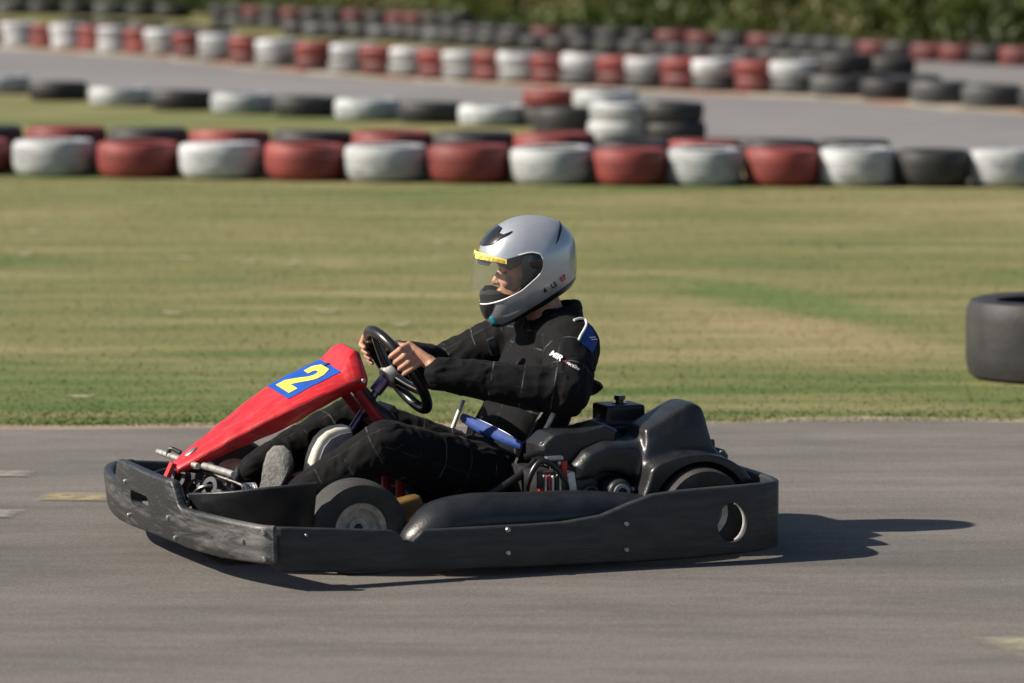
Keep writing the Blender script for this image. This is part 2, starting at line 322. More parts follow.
class MB:
    def __init__(s): s.v = []; s.f = []; s.m = []
    def add(s, v, f, m=0):
        o = len(s.v); s.v += [tuple(map(float, x)) for x in v]; s.f += [tuple(i + o for i in q) for q in f]; s.m += [m] * len(f); return s
    def rings(s, rings, m=0, caps=True, closed=False):
        n = len(rings[0]); v = [p for r in rings for p in r]; f = []
        k = len(rings)
        for i in range(k if closed else k - 1):
            a = i * n; b = ((i + 1) % k) * n
            for j in range(n): f.append((a + j, a + (j + 1) % n, b + (j + 1) % n, b + j))
        if caps and not closed:
            f.append(tuple(range(n - 1, -1, -1))); f.append(tuple((k - 1) * n + j for j in range(n)))
        return s.add(v, f, m)
    def tube(s, pts, r, n=12, m=0, smooth=0, closed=False):
        P = catmull(pts, smooth) if smooth else [np.array(p, float) for p in pts]
        k = len(P)
        if isinstance(r, (int, float)): rr = [r] * k
        else: rr = np.interp(np.linspace(0, 1, k), np.linspace(0, 1, len(r)), r)
        prev = None; rings = []
        for i in range(k):
            if closed: t = P[(i + 1) % k] - P[i - 1]
            else: t = P[min(i + 1, k - 1)] - P[max(i - 1, 0)]
            t = t / (np.linalg.norm(t) + 1e-9)
            if prev is None:
                a = np.array([0, 0, 1.0]) if abs(t[2]) < 0.9 else np.array([1.0, 0, 0]); x = np.cross(t, a)
            else: x = prev - t * (prev @ t)
            x /= np.linalg.norm(x) + 1e-9; y = np.cross(t, x); prev = x
            rings.append([P[i] + rr[i] * (math.cos(q) * x + math.sin(q) * y) for q in np.linspace(0, 2 * math.pi, n, endpoint=False)])
        return s.rings(rings, m, not closed, closed)
    def capsule(s, a, b, ra, rb, n=16, m=0):
        a = np.array(a, float); b = np.array(b, float); d = b - a; L = np.linalg.norm(d); t = d / (L + 1e-9)
        q = np.array([0, 0, 1.0]) if abs(t[2]) < 0.9 else np.array([1.0, 0, 0]); x = np.cross(t, q); x /= np.linalg.norm(x); y = np.cross(t, x)
        rings = []
        for th in np.linspace(-89, 0, 6): rings.append((a + t * ra * math.sin(R(th)), ra * math.cos(R(th))))
        for th in np.linspace(0, 89, 6): rings.append((b + t * rb * math.sin(R(th)), rb * math.cos(R(th))))
        ang = np.linspace(0, 2 * math.pi, n, endpoint=False)
        return s.rings([[c + r * (math.cos(g) * x + math.sin(g) * y) for g in ang] for c, r in rings], m)
    def ellipsoid(s, c, rx, ry, rz, rot=None, n=20, m=0):
        c = np.array(c, float); Rm = np.array(rot) if rot is not None else np.eye(3); rings = []
        for th in np.linspace(-89, 89, n // 2 + 1):
            rings.append([c + Rm @ np.array([rx * math.cos(R(th)) * math.cos(g), ry * math.cos(R(th)) * math.sin(g), rz * math.sin(R(th))]) for g in np.linspace(0, 2 * math.pi, n, endpoint=False)])
        return s.rings(rings, m)
    def box(s, c, d, rot=None, m=0):
        c = np.array(c, float); Rm = np.array(rot) if rot is not None else np.eye(3)
        v = [c + Rm @ (np.array([x, y, z]) * np.array(d) / 2) for z in (-1, 1) for y in (-1, 1) for x in (-1, 1)]
        return s.add(v, [(0, 2, 3, 1), (4, 5, 7, 6), (0, 1, 5, 4), (2, 6, 7, 3), (0, 4, 6, 2), (1, 3, 7, 5)], m)
    def lathe(s, prof, c, axis, n=48, m=0, closed=False, a0=0.0, a1=2 * math.pi):
        # prof: (radius, height along axis)
        c = np.array(c, float); t = np.array(axis, float); t /= np.linalg.norm(t)
        q = np.array([0, 0, 1.0]) if abs(t[2]) < 0.9 else np.array([1.0, 0, 0]); x = np.cross(t, q); x /= np.linalg.norm(x); y = np.cross(t, x)
        ang = np.linspace(0, 2 * math.pi, n, endpoint=False)
        return s.rings([[c + t * h + r * (math.cos(g) * x + math.sin(g) * y) for g in ang] for r, h in prof], m, not closed, closed)
    def prism(s, poly, lo, hi, m=0):
        # poly: list of 3D points, lo/hi: offset vectors
        n = len(poly); lo = np.array(lo, float); hi = np.array(hi, float)
        v = [np.array(p) + lo for p in poly] + [np.array(p) + hi for p in poly]
        f = [tuple(range(n)), tuple(range(2 * n - 1, n - 1, -1))] + [(i, i + n, (i + 1) % n + n, (i + 1) % n) for i in range(n)]
        return s.add(v, f, m)
    def obj(s, name, mats, parent=None, smooth=True, bevel=0.0, seg=2, sub=0, angle=40, origin=(0, 0, 0), flip=True):
        me = bpy.data.meshes.new(name); o_ = np.array(origin, float)
        me.from_pydata([tuple(np.array(p) - o_) for p in s.v], [], s.f)
        if not isinstance(mats, (list, tuple)): mats = [mats]
        for q in mats: me.materials.append(q)
        me.polygons.foreach_set('material_index', s.m)
        if flip:
            bm = bmesh.new(); bm.from_mesh(me); bmesh.ops.recalc_face_normals(bm, faces=bm.faces); bm.to_mesh(me); bm.free()
        ob = bpy.data.objects.new(name, me); COL.objects.link(ob)
        if bevel > 0 or sub:
            if bevel > 0:
                b = ob.modifiers.new('b', 'BEVEL'); b.width = bevel; b.segments = seg; b.limit_method = 'ANGLE'; b.angle_limit = R(35)
            if sub:
                q = ob.modifiers.new('s', 'SUBSURF'); q.levels = sub; q.render_levels = sub
            bake(ob)
        shade(ob, smooth, angle)
        if parent is not None: ob.parent = parent
        return ob

def shade(ob, smooth=True, angle=40):
    me = ob.data
    if not smooth: return
    me.polygons.foreach_set('use_smooth', [True] * len(me.polygons))
    bm = bmesh.new(); bm.from_mesh(me)
    for e in bm.edges:
        if len(e.link_faces) == 2 and e.calc_face_angle(0) > R(angle): e.smooth = False
    bm.to_mesh(me); bm.free()

def bake(ob):
    dg = bpy.context.evaluated_depsgraph_get(); dg.update()
    me = bpy.data.meshes.new_from_object(ob.evaluated_get(dg)); old = ob.data; name = old.name
    ob.modifiers.clear(); ob.data = me; bpy.data.meshes.remove(old); me.name = name
    return ob

def boolean(ob, cutter_mb, op='DIFFERENCE'):
    c = cutter_mb.obj('cutter', M['black_matte'], smooth=False)
    m = ob.modifiers.new('c', 'BOOLEAN'); m.object = c; m.operation = op; m.solver = 'EXACT'
    bake(ob); me = c.data; bpy.data.objects.remove(c); bpy.data.meshes.remove(me)
    return ob

def remesh(mb, name, mats, voxel=0.005, smooth=6, factor=0.5, parent=None, origin=(0, 0, 0), angle=60):
    ob = mb.obj(name, mats, None, smooth=False, origin=origin)
    r = ob.modifiers.new('r', 'REMESH'); r.mode = 'VOXEL'; r.voxel_size = voxel
    if smooth:
        q = ob.modifiers.new('s', 'SMOOTH'); q.iterations = smooth; q.factor = factor
    bake(ob); ob.data.polygons.foreach_set('use_smooth', [True] * len(ob.data.polygons))
    if not ob.data.materials:
        for q in (mats if isinstance(mats, (list, tuple)) else [mats]): ob.data.materials.append(q)
    if parent is not None: ob.parent = parent
    return ob

def tag(o, label=None, cat=None, group=None, kind=None):
    for k, v in (('label', label), ('category', cat), ('group', group), ('kind', kind)):
        if v: o[k] = v
    return o

def empty(name, loc, rz=0.0):
    o = bpy.data.objects.new(name, None); COL.objects.link(o); o.location = loc; o.rotation_euler = (0, 0, rz)
    o.empty_display_size = 0.3; return o

def sheet(name, near, far, z, m, kind='structure', along=None):
    n = len(near); v = [(x, y, z) for x, y in near] + [(x, y, z) for x, y in far]
    f = [(i, i + 1, n + i + 1, n + i) for i in range(n - 1)]
    me = bpy.data.meshes.new(name); me.from_pydata(v, [], f); me.materials.append(m)
    if along:
        at = me.attributes.new('along', 'FLOAT', 'POINT'); d = [0.0]
        for i in range(1, n): d.append(d[-1] + math.dist(far[i], far[i - 1]) / along)
        at.data.foreach_set('value', d + d)
    bm = bmesh.new(); bm.from_mesh(me); bmesh.ops.recalc_face_normals(bm, faces=bm.faces)
    for fc in bm.faces:
        if fc.normal.z < 0: fc.normal_flip()
    bm.to_mesh(me); bm.free()
    o = bpy.data.objects.new(name, me); COL.objects.link(o); o['kind'] = kind; return o

# ------------------------------------------------------------------ the ground
def plane(name, x0, x1, y0, y1, z, m):
    return sheet(name, [(x0, y0), (x1, y0)], [(x0, y1), (x1, y1)], z, m)
plane('ground', -600, 600, -200, 900, 0.0, M['grass'])
# near track, with a slightly wandering far edge
xs = np.linspace(-70, 70, 561)
def track_edge(x): return 14.13 + 0.045 * x + 0.05 * math.sin(x * 1.7) + 0.03 * math.sin(x * 5.3 + 1) if abs(x) < 12 else 14.13 + 0.045 * x
sheet('track_edge', [(x, track_edge(x) - 0.5) for x in xs], [(x, track_edge(x) + 0.16 + 0.09 * noise.noise((x * 1.9, 0.3, 0))) for x in xs], 0.004, M['dust'])
sheet('track', [(x, -60) for x in xs], [(x, track_edge(x) + 0.03 * noise.noise((x * 7, 2.3, 0))) for x in xs], 0.008, M['asphalt'])

def res(path, n): # resample polyline
    P = np.array(path, float); d = np.r_[0, np.cumsum(np.linalg.norm(np.diff(P, axis=0), axis=1))]; t = np.linspace(0, d[-1], n)
    return [(float(np.interp(q, d, P[:, 0])), float(np.interp(q, d, P[:, 1]))) for q in t]
T2n = [(-9.83, 49.72), (-5.27, 42.42), (-2.51, 38.0), (-0.1, 35.4), (0.9, 33.2), (1.5, 30.6), (1.9, 27.5), (3.49, 27.2), (5.29, 27.0), (9, 26.4)]
T2f = [(-14.17, 71.73), (-6.75, 54.15), (-4.98, 51.47), (-4.26, 50.41), (-3.01, 47.14), (-2.0, 45.1), (-0.65, 42.97), (0.88, 41.26), (1.85, 40.34), (3.04, 39.25), (4.05, 37.05), (4.53, 36.31), (6.4, 33.31), (12, 27)]
Df = [(-14.9, 75.44), (-7.06, 56.98), (-5.19, 54.05), (-4.44, 52.89), (-3.13, 49.35), (-2.08, 47.2), (-0.67, 44.9), (0.92, 43.1), (1.91, 42.1), (3.14, 41.0), (4.2, 38.9), (4.7, 38.0), (6.61, 34.9), (12.4, 28)]
sheet('far_track', res(T2n, 60), res(T2f, 60), 0.006, M['far_asphalt'])
sheet('track_kerb', res(T2f, 90), res(Df, 90), 0.010, M['kerb'], along=2.6)
T3n = [(-0.16, 55.9), (0.64, 54.36), (1.6, 51.27), (3.02, 48.2), (4.35, 43.5), (4.98, 39.7), (6.68, 34.75), (13, 27)]
T3f = [(-0.17, 57.58), (0.66, 56.9), (1.74, 56.2), (3.35, 54.2), (4.76, 50.9), (5.96, 48.2), (8.3, 43.6), (17, 30)]
sheet('back_track', res(T3n, 40), res(T3f, 40), 0.006, M['far_asphalt'])

def marking(name, poly, m, z=0.0125, n=12):
    # four corners; 'edge' runs from 0 at the worn rim to 1 inside
    P = [np.array(p) for p in poly]; v = []; ed = []
    for i in range(n + 1):
        for j in range(n + 1):
            s_, t = i / n, j / n; q = (P[0] * (1 - s_) + P[1] * s_) * (1 - t) + (P[3] * (1 - s_) + P[2] * s_) * t
            v.append((q[0], q[1], z)); ed.append(min(1, 5 * min(s_, 1 - s_, t, 1 - t)))
    f = [(i * (n + 1) + j, (i + 1) * (n + 1) + j, (i + 1) * (n + 1) + j + 1, i * (n + 1) + j + 1) for i in range(n) for j in range(n)]
    me = bpy.data.meshes.new(name); me.from_pydata(v, [], f); me.materials.append(m)
    at = me.attributes.new('edge', 'FLOAT', 'POINT'); at.data.foreach_set('value', ed)
    o = bpy.data.objects.new(name, me); COL.objects.link(o); o['kind'] = 'structure'; return o
marking('road_marking', [(-1.46, 12.25), (-1.18, 12.23), (-1.18, 12.44), (-1.45, 12.46)], M['yellow_paint'])
marking('road_marking', [(-1.80, 12.78), (-1.50, 12.78), (-1.49, 12.95), (-1.80, 12.95)], M['white_paint'])
marking('road_marking', [(-1.75, 11.85), (-1.45, 11.90), (-1.42, 12.08), (-1.72, 12.12)], M['white_paint'])
marking('road_marking', [(1.06, 9.95), (1.80, 10.0), (1.75, 9.35), (1.20, 9.50)], M['beige_paint'])

# ------------------------------------------------------------------ grass blades (nobody could count them)
def grass_blades():
    N = 95000
    # denser near the camera edge of the lawn
    y = 14.15 + (rng.random(N) ** 1.6) * 13.6
    x = (rng.random(N) * 2 - 1) * (3.8 + (y - 14) * 0.18)
    n2 = 5000
    x2 = (rng.random(n2) * 2 - 1) * 3.2; y2 = 14.13 + 0.045 * x2 + rng.normal(0, 0.06, n2) + 0.10
    x = np.r_[x, x2]; y = np.r_[y, y2]
    keep = y > 14.15 + 0.045 * x + 0.04; x = x[keep]; y = y[keep]; N = len(x)
    h = rng.uniform(0.003, 0.009, N) * np.where(y < 14.6, 1.7, 0.8); wd = rng.uniform(0.003, 0.0055, N) * (0.8 + (y - 14) * 0.06)
    a = rng.uniform(0, math.pi * 2, N); b = rng.uniform(0, math.pi * 2, N); lean = rng.uniform(0.8, 2.4, N) * h
    v = np.zeros((N, 3, 3))
    v[:, 0] = np.c_[x - wd * np.cos(a), y - wd * np.sin(a), np.zeros(N)]
    v[:, 1] = np.c_[x + wd * np.cos(a), y + wd * np.sin(a), np.zeros(N)]
    v[:, 2] = np.c_[x + lean * np.cos(b), y + lean * np.sin(b), h]
    me = bpy.data.meshes.new('grass'); me.vertices.add(3 * N); me.vertices.foreach_set('co', v.reshape(-1))
    me.loops.add(3 * N); me.loops.foreach_set('vertex_index', np.arange(3 * N)); me.polygons.add(N)
    me.polygons.foreach_set('loop_start', np.arange(0, 3 * N, 3)); me.update(); me.validate()
    me.materials.append(M['grass'])
    o = bpy.data.objects.new('grass', me); COL.objects.link(o); o['kind'] = 'stuff'; o['label'] = 'short dry mown grass between the track and the tyre rows'; o['category'] = 'grass'
grass_blades()

# ------------------------------------------------------------------ hedge bank behind everything (one mass)
def leaf_mat():
    m = bpy.data.materials.new('hedge_leaves'); m.use_nodes = True; nt = m.node_tree; b = nt.nodes['Principled BSDF']
    b.inputs['Roughness'].default_value = 0.6
    a = nt.nodes.new('ShaderNodeAttribute'); a.attribute_name = 'tint'
    r = nt.nodes.new('ShaderNodeValToRGB'); e = r.color_ramp.elements
    for p in (0.3, 0.55, 0.8): e.new(p)
    for i, (p, c) in enumerate([(0, (0.030, 0.045, 0.012)), (0.3, (0.050, 0.076, 0.016)), (0.55, (0.082, 0.112, 0.023)), (0.8, (0.118, 0.124, 0.032)), (1, (0.150, 0.105, 0.048))]):
        e[i].position = p; e[i].color = (*c, 1)
    nt.links.new(a.outputs['Fac'], r.inputs[0]); nt.links.new(r.outputs[0], b.inputs['Base Color'])
    tr = nt.nodes.new('ShaderNodeBsdfTranslucent'); nt.links.new(r.outputs[0], tr.inputs[0])
    mx = nt.nodes.new('ShaderNodeMixShader'); mx.inputs[0].default_value = 0.3
    nt.links.new(b.outputs[0], mx.inputs[1]); nt.links.new(tr.outputs[0], mx.inputs[2]); nt.links.new(mx.outputs[0], nt.nodes['Material Output'].inputs[0])
    return m
M['leaves'] = leaf_mat(); M['bank'] = mat('bank_soil', (0.030, 0.030, 0.014), 0.9, var=0.4, vscale=1.5)
HB = [(-34, 118), (-15, 87.5), (-10.01, 79.6), (-5.61, 73.0), (0.0, 62.5), (3.62, 57.2), (6.46, 51.2), (9.9, 44.6), (13, 39), (20, 29), (30, 20)]
def hedge():
    P = np.array(res(HB, 300)); T = np.gradient(P, axis=0); T /= np.linalg.norm(T, axis=1)[:, None]; Nn = np.c_[T[:, 1], -T[:, 0]]
    Nn *= np.sign((-P * Nn).sum(1))[:, None]        # towards the track
    # solid mound inside the hedge
    mb = MB(); rings = []
    for i in range(0, 300, 2):
        rings.append([(*(P[i] - Nn[i] * d), z) for d, z in ((1.1, -0.2), (1.15, 0.8), (1.5, 2.0), (2.1, 3.2), (3, 3.9), (5, 4.0), (7, -0.2))])
    mb.rings(rings)
    bank = mb.obj('bank', M['bank']); bank['kind'] = 'structure'
    N = 190000
    s = rng.random(N) * 299; i = s.astype(int); fr = s - i
    base = P[i] * (1 - fr)[:, None] + P[np.minimum(i + 1, 299)] * fr[:, None]; nn = Nn[i]
    z = np.where(rng.random(N) < 0.75, rng.random(N) * 1.7, rng.random(N) * 4.2)
    # lumpy face of the hedge
    lump = np.array([noise.noise((float(q) * 0.13, float(zz) * 1.1, 1.7)) + 0.6 * noise.noise((float(q) * 0.45, float(zz) * 2.4, 5.1)) for q, zz in zip(s, z)])
    d = 0.35 + 0.22 * z - 0.55 * lump + rng.exponential(0.12, N)
    c = np.c_[base - nn * d[:, None], z]
    c[:, 2] = np.maximum(c[:, 2], 0.05)
    sz = rng.uniform(0.05, 0.13, N)
    q = rng.normal(size=(N, 3)); q /= np.linalg.norm(q, axis=1)[:, None]; u = rng.normal(size=(N, 3)); u -= (u * q).sum(1)[:, None] * q; u /= np.linalg.norm(u, axis=1)[:, None]; v_ = np.cross(q, u)
    v = np.stack([c - u * sz[:, None], c - v_ * sz[:, None] * 0.5, c + u * sz[:, None], c + v_ * sz[:, None] * 0.5], 1)
    me = bpy.data.meshes.new('hedge'); me.vertices.add(4 * N); me.vertices.foreach_set('co', v.reshape(-1))
    me.loops.add(4 * N); me.loops.foreach_set('vertex_index', np.arange(4 * N)); me.polygons.add(N)
    me.polygons.foreach_set('loop_start', np.arange(0, 4 * N, 4)); me.update(); me.validate()
    hue = np.array([noise.noise((float(a) * 0.09, float(b) * 0.8, 9.0)) for a, b in zip(s, z)])
    t = np.clip(0.42 + 0.75 * hue + rng.normal(0, 0.16, N) - 0.12 * (z < 0.25), 0, 1)
    at = me.attributes.new('tint', 'FLOAT', 'POINT'); at.data.foreach_set('value', np.repeat(t, 4))
    me.materials.append(M['leaves'])
    o = bpy.data.objects.new('hedge', me); COL.objects.link(o)
    tag(o, 'dense green and brown bramble hedge along the back of the circuit', 'hedge', kind='stuff')
hedge()
# ------------------------------------------------------------------ tyres lying on their sides
def tyre_mesh(name, rad, h, outer, taper=0.90, top_paint=True, n=56, slick=False):
    b = 0.62 * rad                                  # bead radius
    prof = [(b, 0.030 * h), (rad * 0.78, 0.0), (rad * taper, 0.035 * h), (rad * (taper * 0.35 + 0.65), 0.16 * h), (rad * 0.992, 0.30 * h)]
    for g in (() if slick else (0.38, 0.50, 0.62)):
        prof += [(rad, (g - 0.035) * h), (rad * 0.965, (g - 0.028) * h), (rad * 0.965, (g + 0.012) * h), (rad, (g + 0.02) * h)]
    prof += [(rad * 0.995, 0.74 * h), (rad * 0.985, 0.86 * h), (rad * 0.94, 0.965 * h), (rad * 0.82, h), (b, 0.965 * h)]
    inner = [(b, 0.93 * h), (rad * 0.86, 0.82 * h), (rad * 0.90, 0.5 * h), (rad * 0.86, 0.2 * h), (b, 0.06 * h)]
    k = len(prof); full = prof + inner; mb = MB()
    ang = np.linspace(0, 2 * math.pi, n, endpoint=False)
    rings = [[(r * math.cos(a), r * math.sin(a), z) for a in ang] for r, z in full]
    mb.rings(rings, 0, False, True)
    mb.m = [0 if (i // n) < (k - 1 if top_paint else k - 3) else 1 for i in range(len(mb.f))]
    ob = mb.obj(name, [outer, M['t_inside']]); me = ob.data; bpy.data.objects.remove(ob); return me

ORD = 'first second third fourth fifth sixth seventh eighth ninth tenth eleventh twelfth thirteenth fourteenth fifteenth sixteenth seventeenth eighteenth nineteenth twentieth'.split()
TENS = {2: 'twenty', 3: 'thirty'}
def ordinal(i):
    if i < 20: return ORD[i]
    t, u = divmod(i + 1, 10)
    return {20: 'twentieth', 30: 'thirtieth'}.get(i + 1) or TENS[t] + '-' + ORD[u - 1]

def tyre(me, x, y, z, label, group, tilt=0.012, s=1.0):
    o = bpy.data.objects.new('tyre', me); COL.objects.link(o)
    o.location = (x, y, z); o.rotation_euler = (random.gauss(0, tilt), random.gauss(0, tilt), random.uniform(0, 6.28)); o.scale = (s, s, s * random.uniform(0.97, 1.03))
    tag(o, label, 'tyre', group); return o

TY = {}
def tm(rad, h, col, taper=0.90, top=True):
    k = (rad, h, col, taper, top)
    if k not in TY: TY[k] = tyre_mesh('tyre', rad, h, M['t_' + col], taper, top)
    return TY[k]

CN = {'white': 'white', 'red': 'red', 'black': 'black', 'grey': 'worn grey', 'dirtywhite': 'grubby white', 'dullred': 'dull red'}
# nearest wall: front row, alternating white and red
r1 = [(-3.73, 27.89), (-3.13, 27.73), (-2.54, 27.58), (-1.97, 27.43), (-1.39, 27.28), (-0.84, 27.14), (-0.28, 27.0), (0.27, 26.86), (0.78, 26.77), (1.27, 26.74), (1.78, 26.71), (2.27, 26.68), (2.76, 26.65), (3.25, 26.62), (3.74, 26.59)]
c1 = ['red', 'white', 'red', 'white', 'red', 'white', 'red', 'white', 'red', 'white', 'red', 'white', 'black', 'white', 'black']
cnt = {}
for i, ((x, y), c) in enumerate(zip(r1, c1)):
    rad = 0.283 if x < 0.5 else 0.252
    k = cnt.get(c, 0)
    if i == 0: lab = 'red tyre cut off by the left photo edge, nearest wall on the lawn'
    elif i == len(r1) - 1: lab = 'black tyre at the right edge of the photo, end of nearest wall on the lawn'
    else:
        lab = ('black unpainted tyre between two white ones, right end of the nearest wall' if c == 'black' else
               f'{ordinal(k)} {c} tyre from the left, front row of the nearest wall')
        cnt[c] = k + 1
    tyre(tm(rad, 0.245, c, 0.86), x, y + rad, 0, lab, 'front row of the nearest tyre wall', 0.018)
# second row tight behind it
c1b = ['black', 'red', 'black', 'red', 'black', 'red', 'black', 'red', 'black', 'red', 'black', 'black']
cnt = {}
for i, ((x, y), c) in enumerate(zip(r1, c1b)):
    k = cnt.get(c, 0); cnt[c] = k + 1
    x2 = x + 0.02; rad = 0.283 if x < 0.5 else 0.252
    tyre(tm(rad, 0.30 if i < 8 else 0.275, c), x2, y + rad * 3.05, 0.0, f'{ordinal(k)} {c} tyre from the left, behind the front row of the nearest wall', 'rear row of the nearest tyre wall', 0.02)
# white and black row along the infield edge
r2 = [(-6.69, 43.11), (-5.87, 41.83), (-5.09, 40.61), (-4.36, 39.15), (-3.66, 38.01), (-3.03, 37.25), (-2.42, 36.55), (-1.83, 35.95), (-1.26, 35.39), (-0.7, 34.89), (-0.17, 34.4)]
cnt = {}
for i, (x, y) in enumerate(r2):
    c = ('white', 'black')[i % 2]
    if i < 2: lab = f'{c} tyre past the left photo edge in the single white and black row'
    else:
        k = cnt.get(c, 0); cnt[c] = k + 1
        lab = f'{ordinal(k)} {c} tyre from the left in the single row edging the far track'
    tyre(tm(0.285, 0.178, c, 0.90), x, y + 0.28, 0, lab, 'white and black tyres along the infield edge')
# cluster at the tip of the infield
g = 'tyre stacks at the tip of the infield'
tyre(tm(0.275, 0.24, 'black'), 0.44, 32.95, 0, 'black tyre left of the white stack at the tip of the infield grass', g)
tyre(tm(0.275, 0.155, 'white', 0.92), 0.87, 32.35, 0, 'lower white tyre of the two stacked at the infield tip', g)
tyre(tm(0.275, 0.155, 'white', 0.92), 0.88, 32.36, 0.158, 'upper white tyre of the two stacked at the infield tip', g, 0.03)
tyre(tm(0.26, 0.15, 'black'), 1.27, 32.25, 0, 'lower black tyre right of the white infield tip stack', g)
tyre(tm(0.26, 0.15, 'black'), 1.25, 32.27, 0.153, 'upper black tyre right of the white infield tip stack', g)
tyre(tm(0.275, 0.16, 'black'), 0.36, 34.55, 0, 'black lower tyre under the red one behind the infield tip', g)
tyre(tm(0.275, 0.15, 'red'), 0.36, 34.55, 0.163, 'red tyre on top of a black one behind the infield tip', g)
tyre(tm(0.275, 0.16, 'black'), 0.80, 34.1, 0, 'black lower tyre hidden behind the white stack at the infield tip', g)
tyre(tm(0.275, 0.155, 'white'), 0.78, 34.1, 0.163, 'white tyre on top just behind the white stack at the infield tip', g)
# two-high red and white wall beyond the far track
r3 = [(-7.55, 57.21), (-6.99, 55.9), (-6.62, 55.3), (-6.17, 54.59), (-5.82, 54.05), (-5.41, 53.42), (-5.1, 52.95), (-4.69, 52.32), (-4.38, 51.84), (-3.91, 50.59), (-3.55, 49.64), (-3.08, 48.38), (-2.73, 47.65), (-2.21, 46.57), (-1.79, 45.82), (-1.4, 45.19), (-1.09, 44.69), (-0.75, 44.14), (-0.48, 43.8), (-0.15, 43.42), (0.12, 43.12), (0.47, 42.71), (0.76, 42.38), (1.13, 42.0), (1.42, 41.71), (1.78, 41.36), (2.08, 41.08), (2.49, 40.7), (2.83, 40.38)]
cnt = {}
for i, (x, y) in enumerate(r3):
    c = ('white', 'red')[i % 2]
    lowc = {'white': ('white', 'dirtywhite', 'dirtywhite', 'grey')[min(3, i // 7)], 'red': 'red' if i < 8 else 'dullred'}[c]
    if i == 0: nm = 'white stack at the left edge'
    else:
        k = cnt.get(c, 0); cnt[c] = k + 1; nm = f'{ordinal(k)} {c} stack from the left'
    tyre(tm(0.265, 0.165, lowc), x, y + 0.27, 0, f'lower tyre of the {nm}, red and white double wall', 'lower tyres of the two-high wall beyond the far track')
    tyre(tm(0.27, 0.165, c), x + random.gauss(0, 0.012), y + 0.27 + random.gauss(0, 0.012), 0.168, f'upper tyre of the {nm}, red and white double wall', 'upper tyres of the two-high wall beyond the far track', 0.03)
g = 'unpainted tyres continuing the wall beyond the far track'
for i, ((x, y), c) in enumerate(zip([(3.20, 39.95), (3.62, 39.1), (4.02, 38.3), (4.42, 37.5), (4.85, 36.75), (5.28, 35.95), (5.7, 35.1)], ['grey', 'black', 'grey', 'grey', 'black', 'grey', 'black'])):
    tyre(tm(0.28, 0.215, c), x, y + 0.28, 0, f'{ordinal(i)} bare tyre right of the red and white double wall, {CN[c]}', g)
for i, (x, y, c) in enumerate([(3.28, 40.1, 'black'), (3.62, 40.3, 'black'), (3.95, 40.0, 'black')]):
    tyre(tm(0.27, 0.20, c), x, y + 0.30, 0.0 if i else 0.217, ['black tyre on top of the first bare tyre right of the wall', 'left black tyre set back behind the bare tyres right of the wall', 'right black tyre set back behind the bare tyres right of the wall'][i], g)
# single black rows further back
r3b = [(-3.09, 59.94), (-2.76, 59.43), (-2.43, 58.91), (-2.1, 58.41), (-1.78, 57.9), (-1.47, 57.37), (-1.22, 56.81), (-0.97, 56.26), (-0.71, 55.71), (-0.46, 55.15), (-0.21, 54.6), (0.06, 54.05), (0.37, 53.53), (0.68, 53.01), (1.0, 52.49), (1.31, 51.97), (1.62, 51.45), (1.87, 50.89), (2.13, 50.34), (2.38, 49.78), (2.64, 49.22), (2.89, 48.67), (3.13, 48.1), (3.34, 47.54), (3.55, 46.98), (3.76, 46.42), (3.98, 45.84), (4.2, 45.27)]
cnt = {}
for i, (x, y) in enumerate(r3b):
    c = 'grey' if i < 9 and i % 3 == 1 else 'black'; k = cnt.get(c, 0); cnt[c] = k + 1
    tyre(tm(0.275, 0.20, c), x, y + 0.28, 0, f'{ordinal(k)} {CN[c]} tyre from the left, near side of the back track', 'tyres along the near side of the back track')
r4 = [(-4.58, 65.65), (-4.28, 65.1), (-3.98, 64.54), (-3.67, 63.99), (-3.32, 63.47), (-2.98, 62.95), (-2.64, 62.43), (-2.29, 61.9), (-1.94, 61.37), (-1.61, 60.83), (-1.33, 60.27), (-1.05, 59.7), (-0.77, 59.14), (-0.49, 58.57), (-0.21, 58.01), (0.1, 57.47), (0.54, 57.03), (0.98, 56.58), (1.41, 56.14), (1.84, 55.69), (2.22, 55.19), (2.61, 54.7), (3.0, 54.21), (3.37, 53.7), (3.61, 53.13), (3.86, 52.55), (4.1, 51.98), (4.34, 51.4), (4.58, 50.83), (4.84, 50.26), (5.13, 49.71), (5.42, 49.16), (5.72, 48.6), (6.01, 48.05), (6.27, 47.48), (6.54, 46.91)]
c4 = 'bbrbrbbrbrrbbbbbrbbbrrbrbbbbrbrrbrbrbb'
cnt = {}
for i, (x, y) in enumerate(r4):
    c = {'b': 'black', 'r': 'dullred'}[c4[i]]; k = cnt.get(c, 0); cnt[c] = k + 1
    hh = 0.22
    if i < 13:      # two high on the left
        tyre(tm(0.275, 0.17, 'grey' if i % 2 else 'black'), x, y + 0.28, 0, f'lower tyre of the {ordinal(i)} stack from the left below the hedge', 'lower tyres of the stacks below the hedge')
        tyre(tm(0.275, 0.17, 'dullred' if c == 'dullred' else c), x, y + 0.28, 0.173, f'upper tyre of the {ordinal(i)} stack from the left below the hedge', 'upper tyres of the stacks below the hedge')
    else:
        tyre(tm(0.285, hh, c), x, y + 0.28, 0, f'{"red" if c == "dullred" else "black"} tyre, {ordinal(i - 13)} from the left in the single row below the hedge', 'single row of tyres below the hedge')
for i, (x, y) in enumerate([(-9.56, 73.91), (-8.9, 73.17), (-8.31, 73.0), (-7.65, 72.44), (-7.01, 71.73), (-6.39, 71.03), (-5.82, 70.35)]):
    c = 'grey' if i % 3 == 1 else 'black'
    tyre(tm(0.31, 0.24, c), x, y + 0.3, 0, f'{ordinal(i)} dark tyre from the left in the top left corner, {CN[c]}', 'dark tyres in the far left corner')
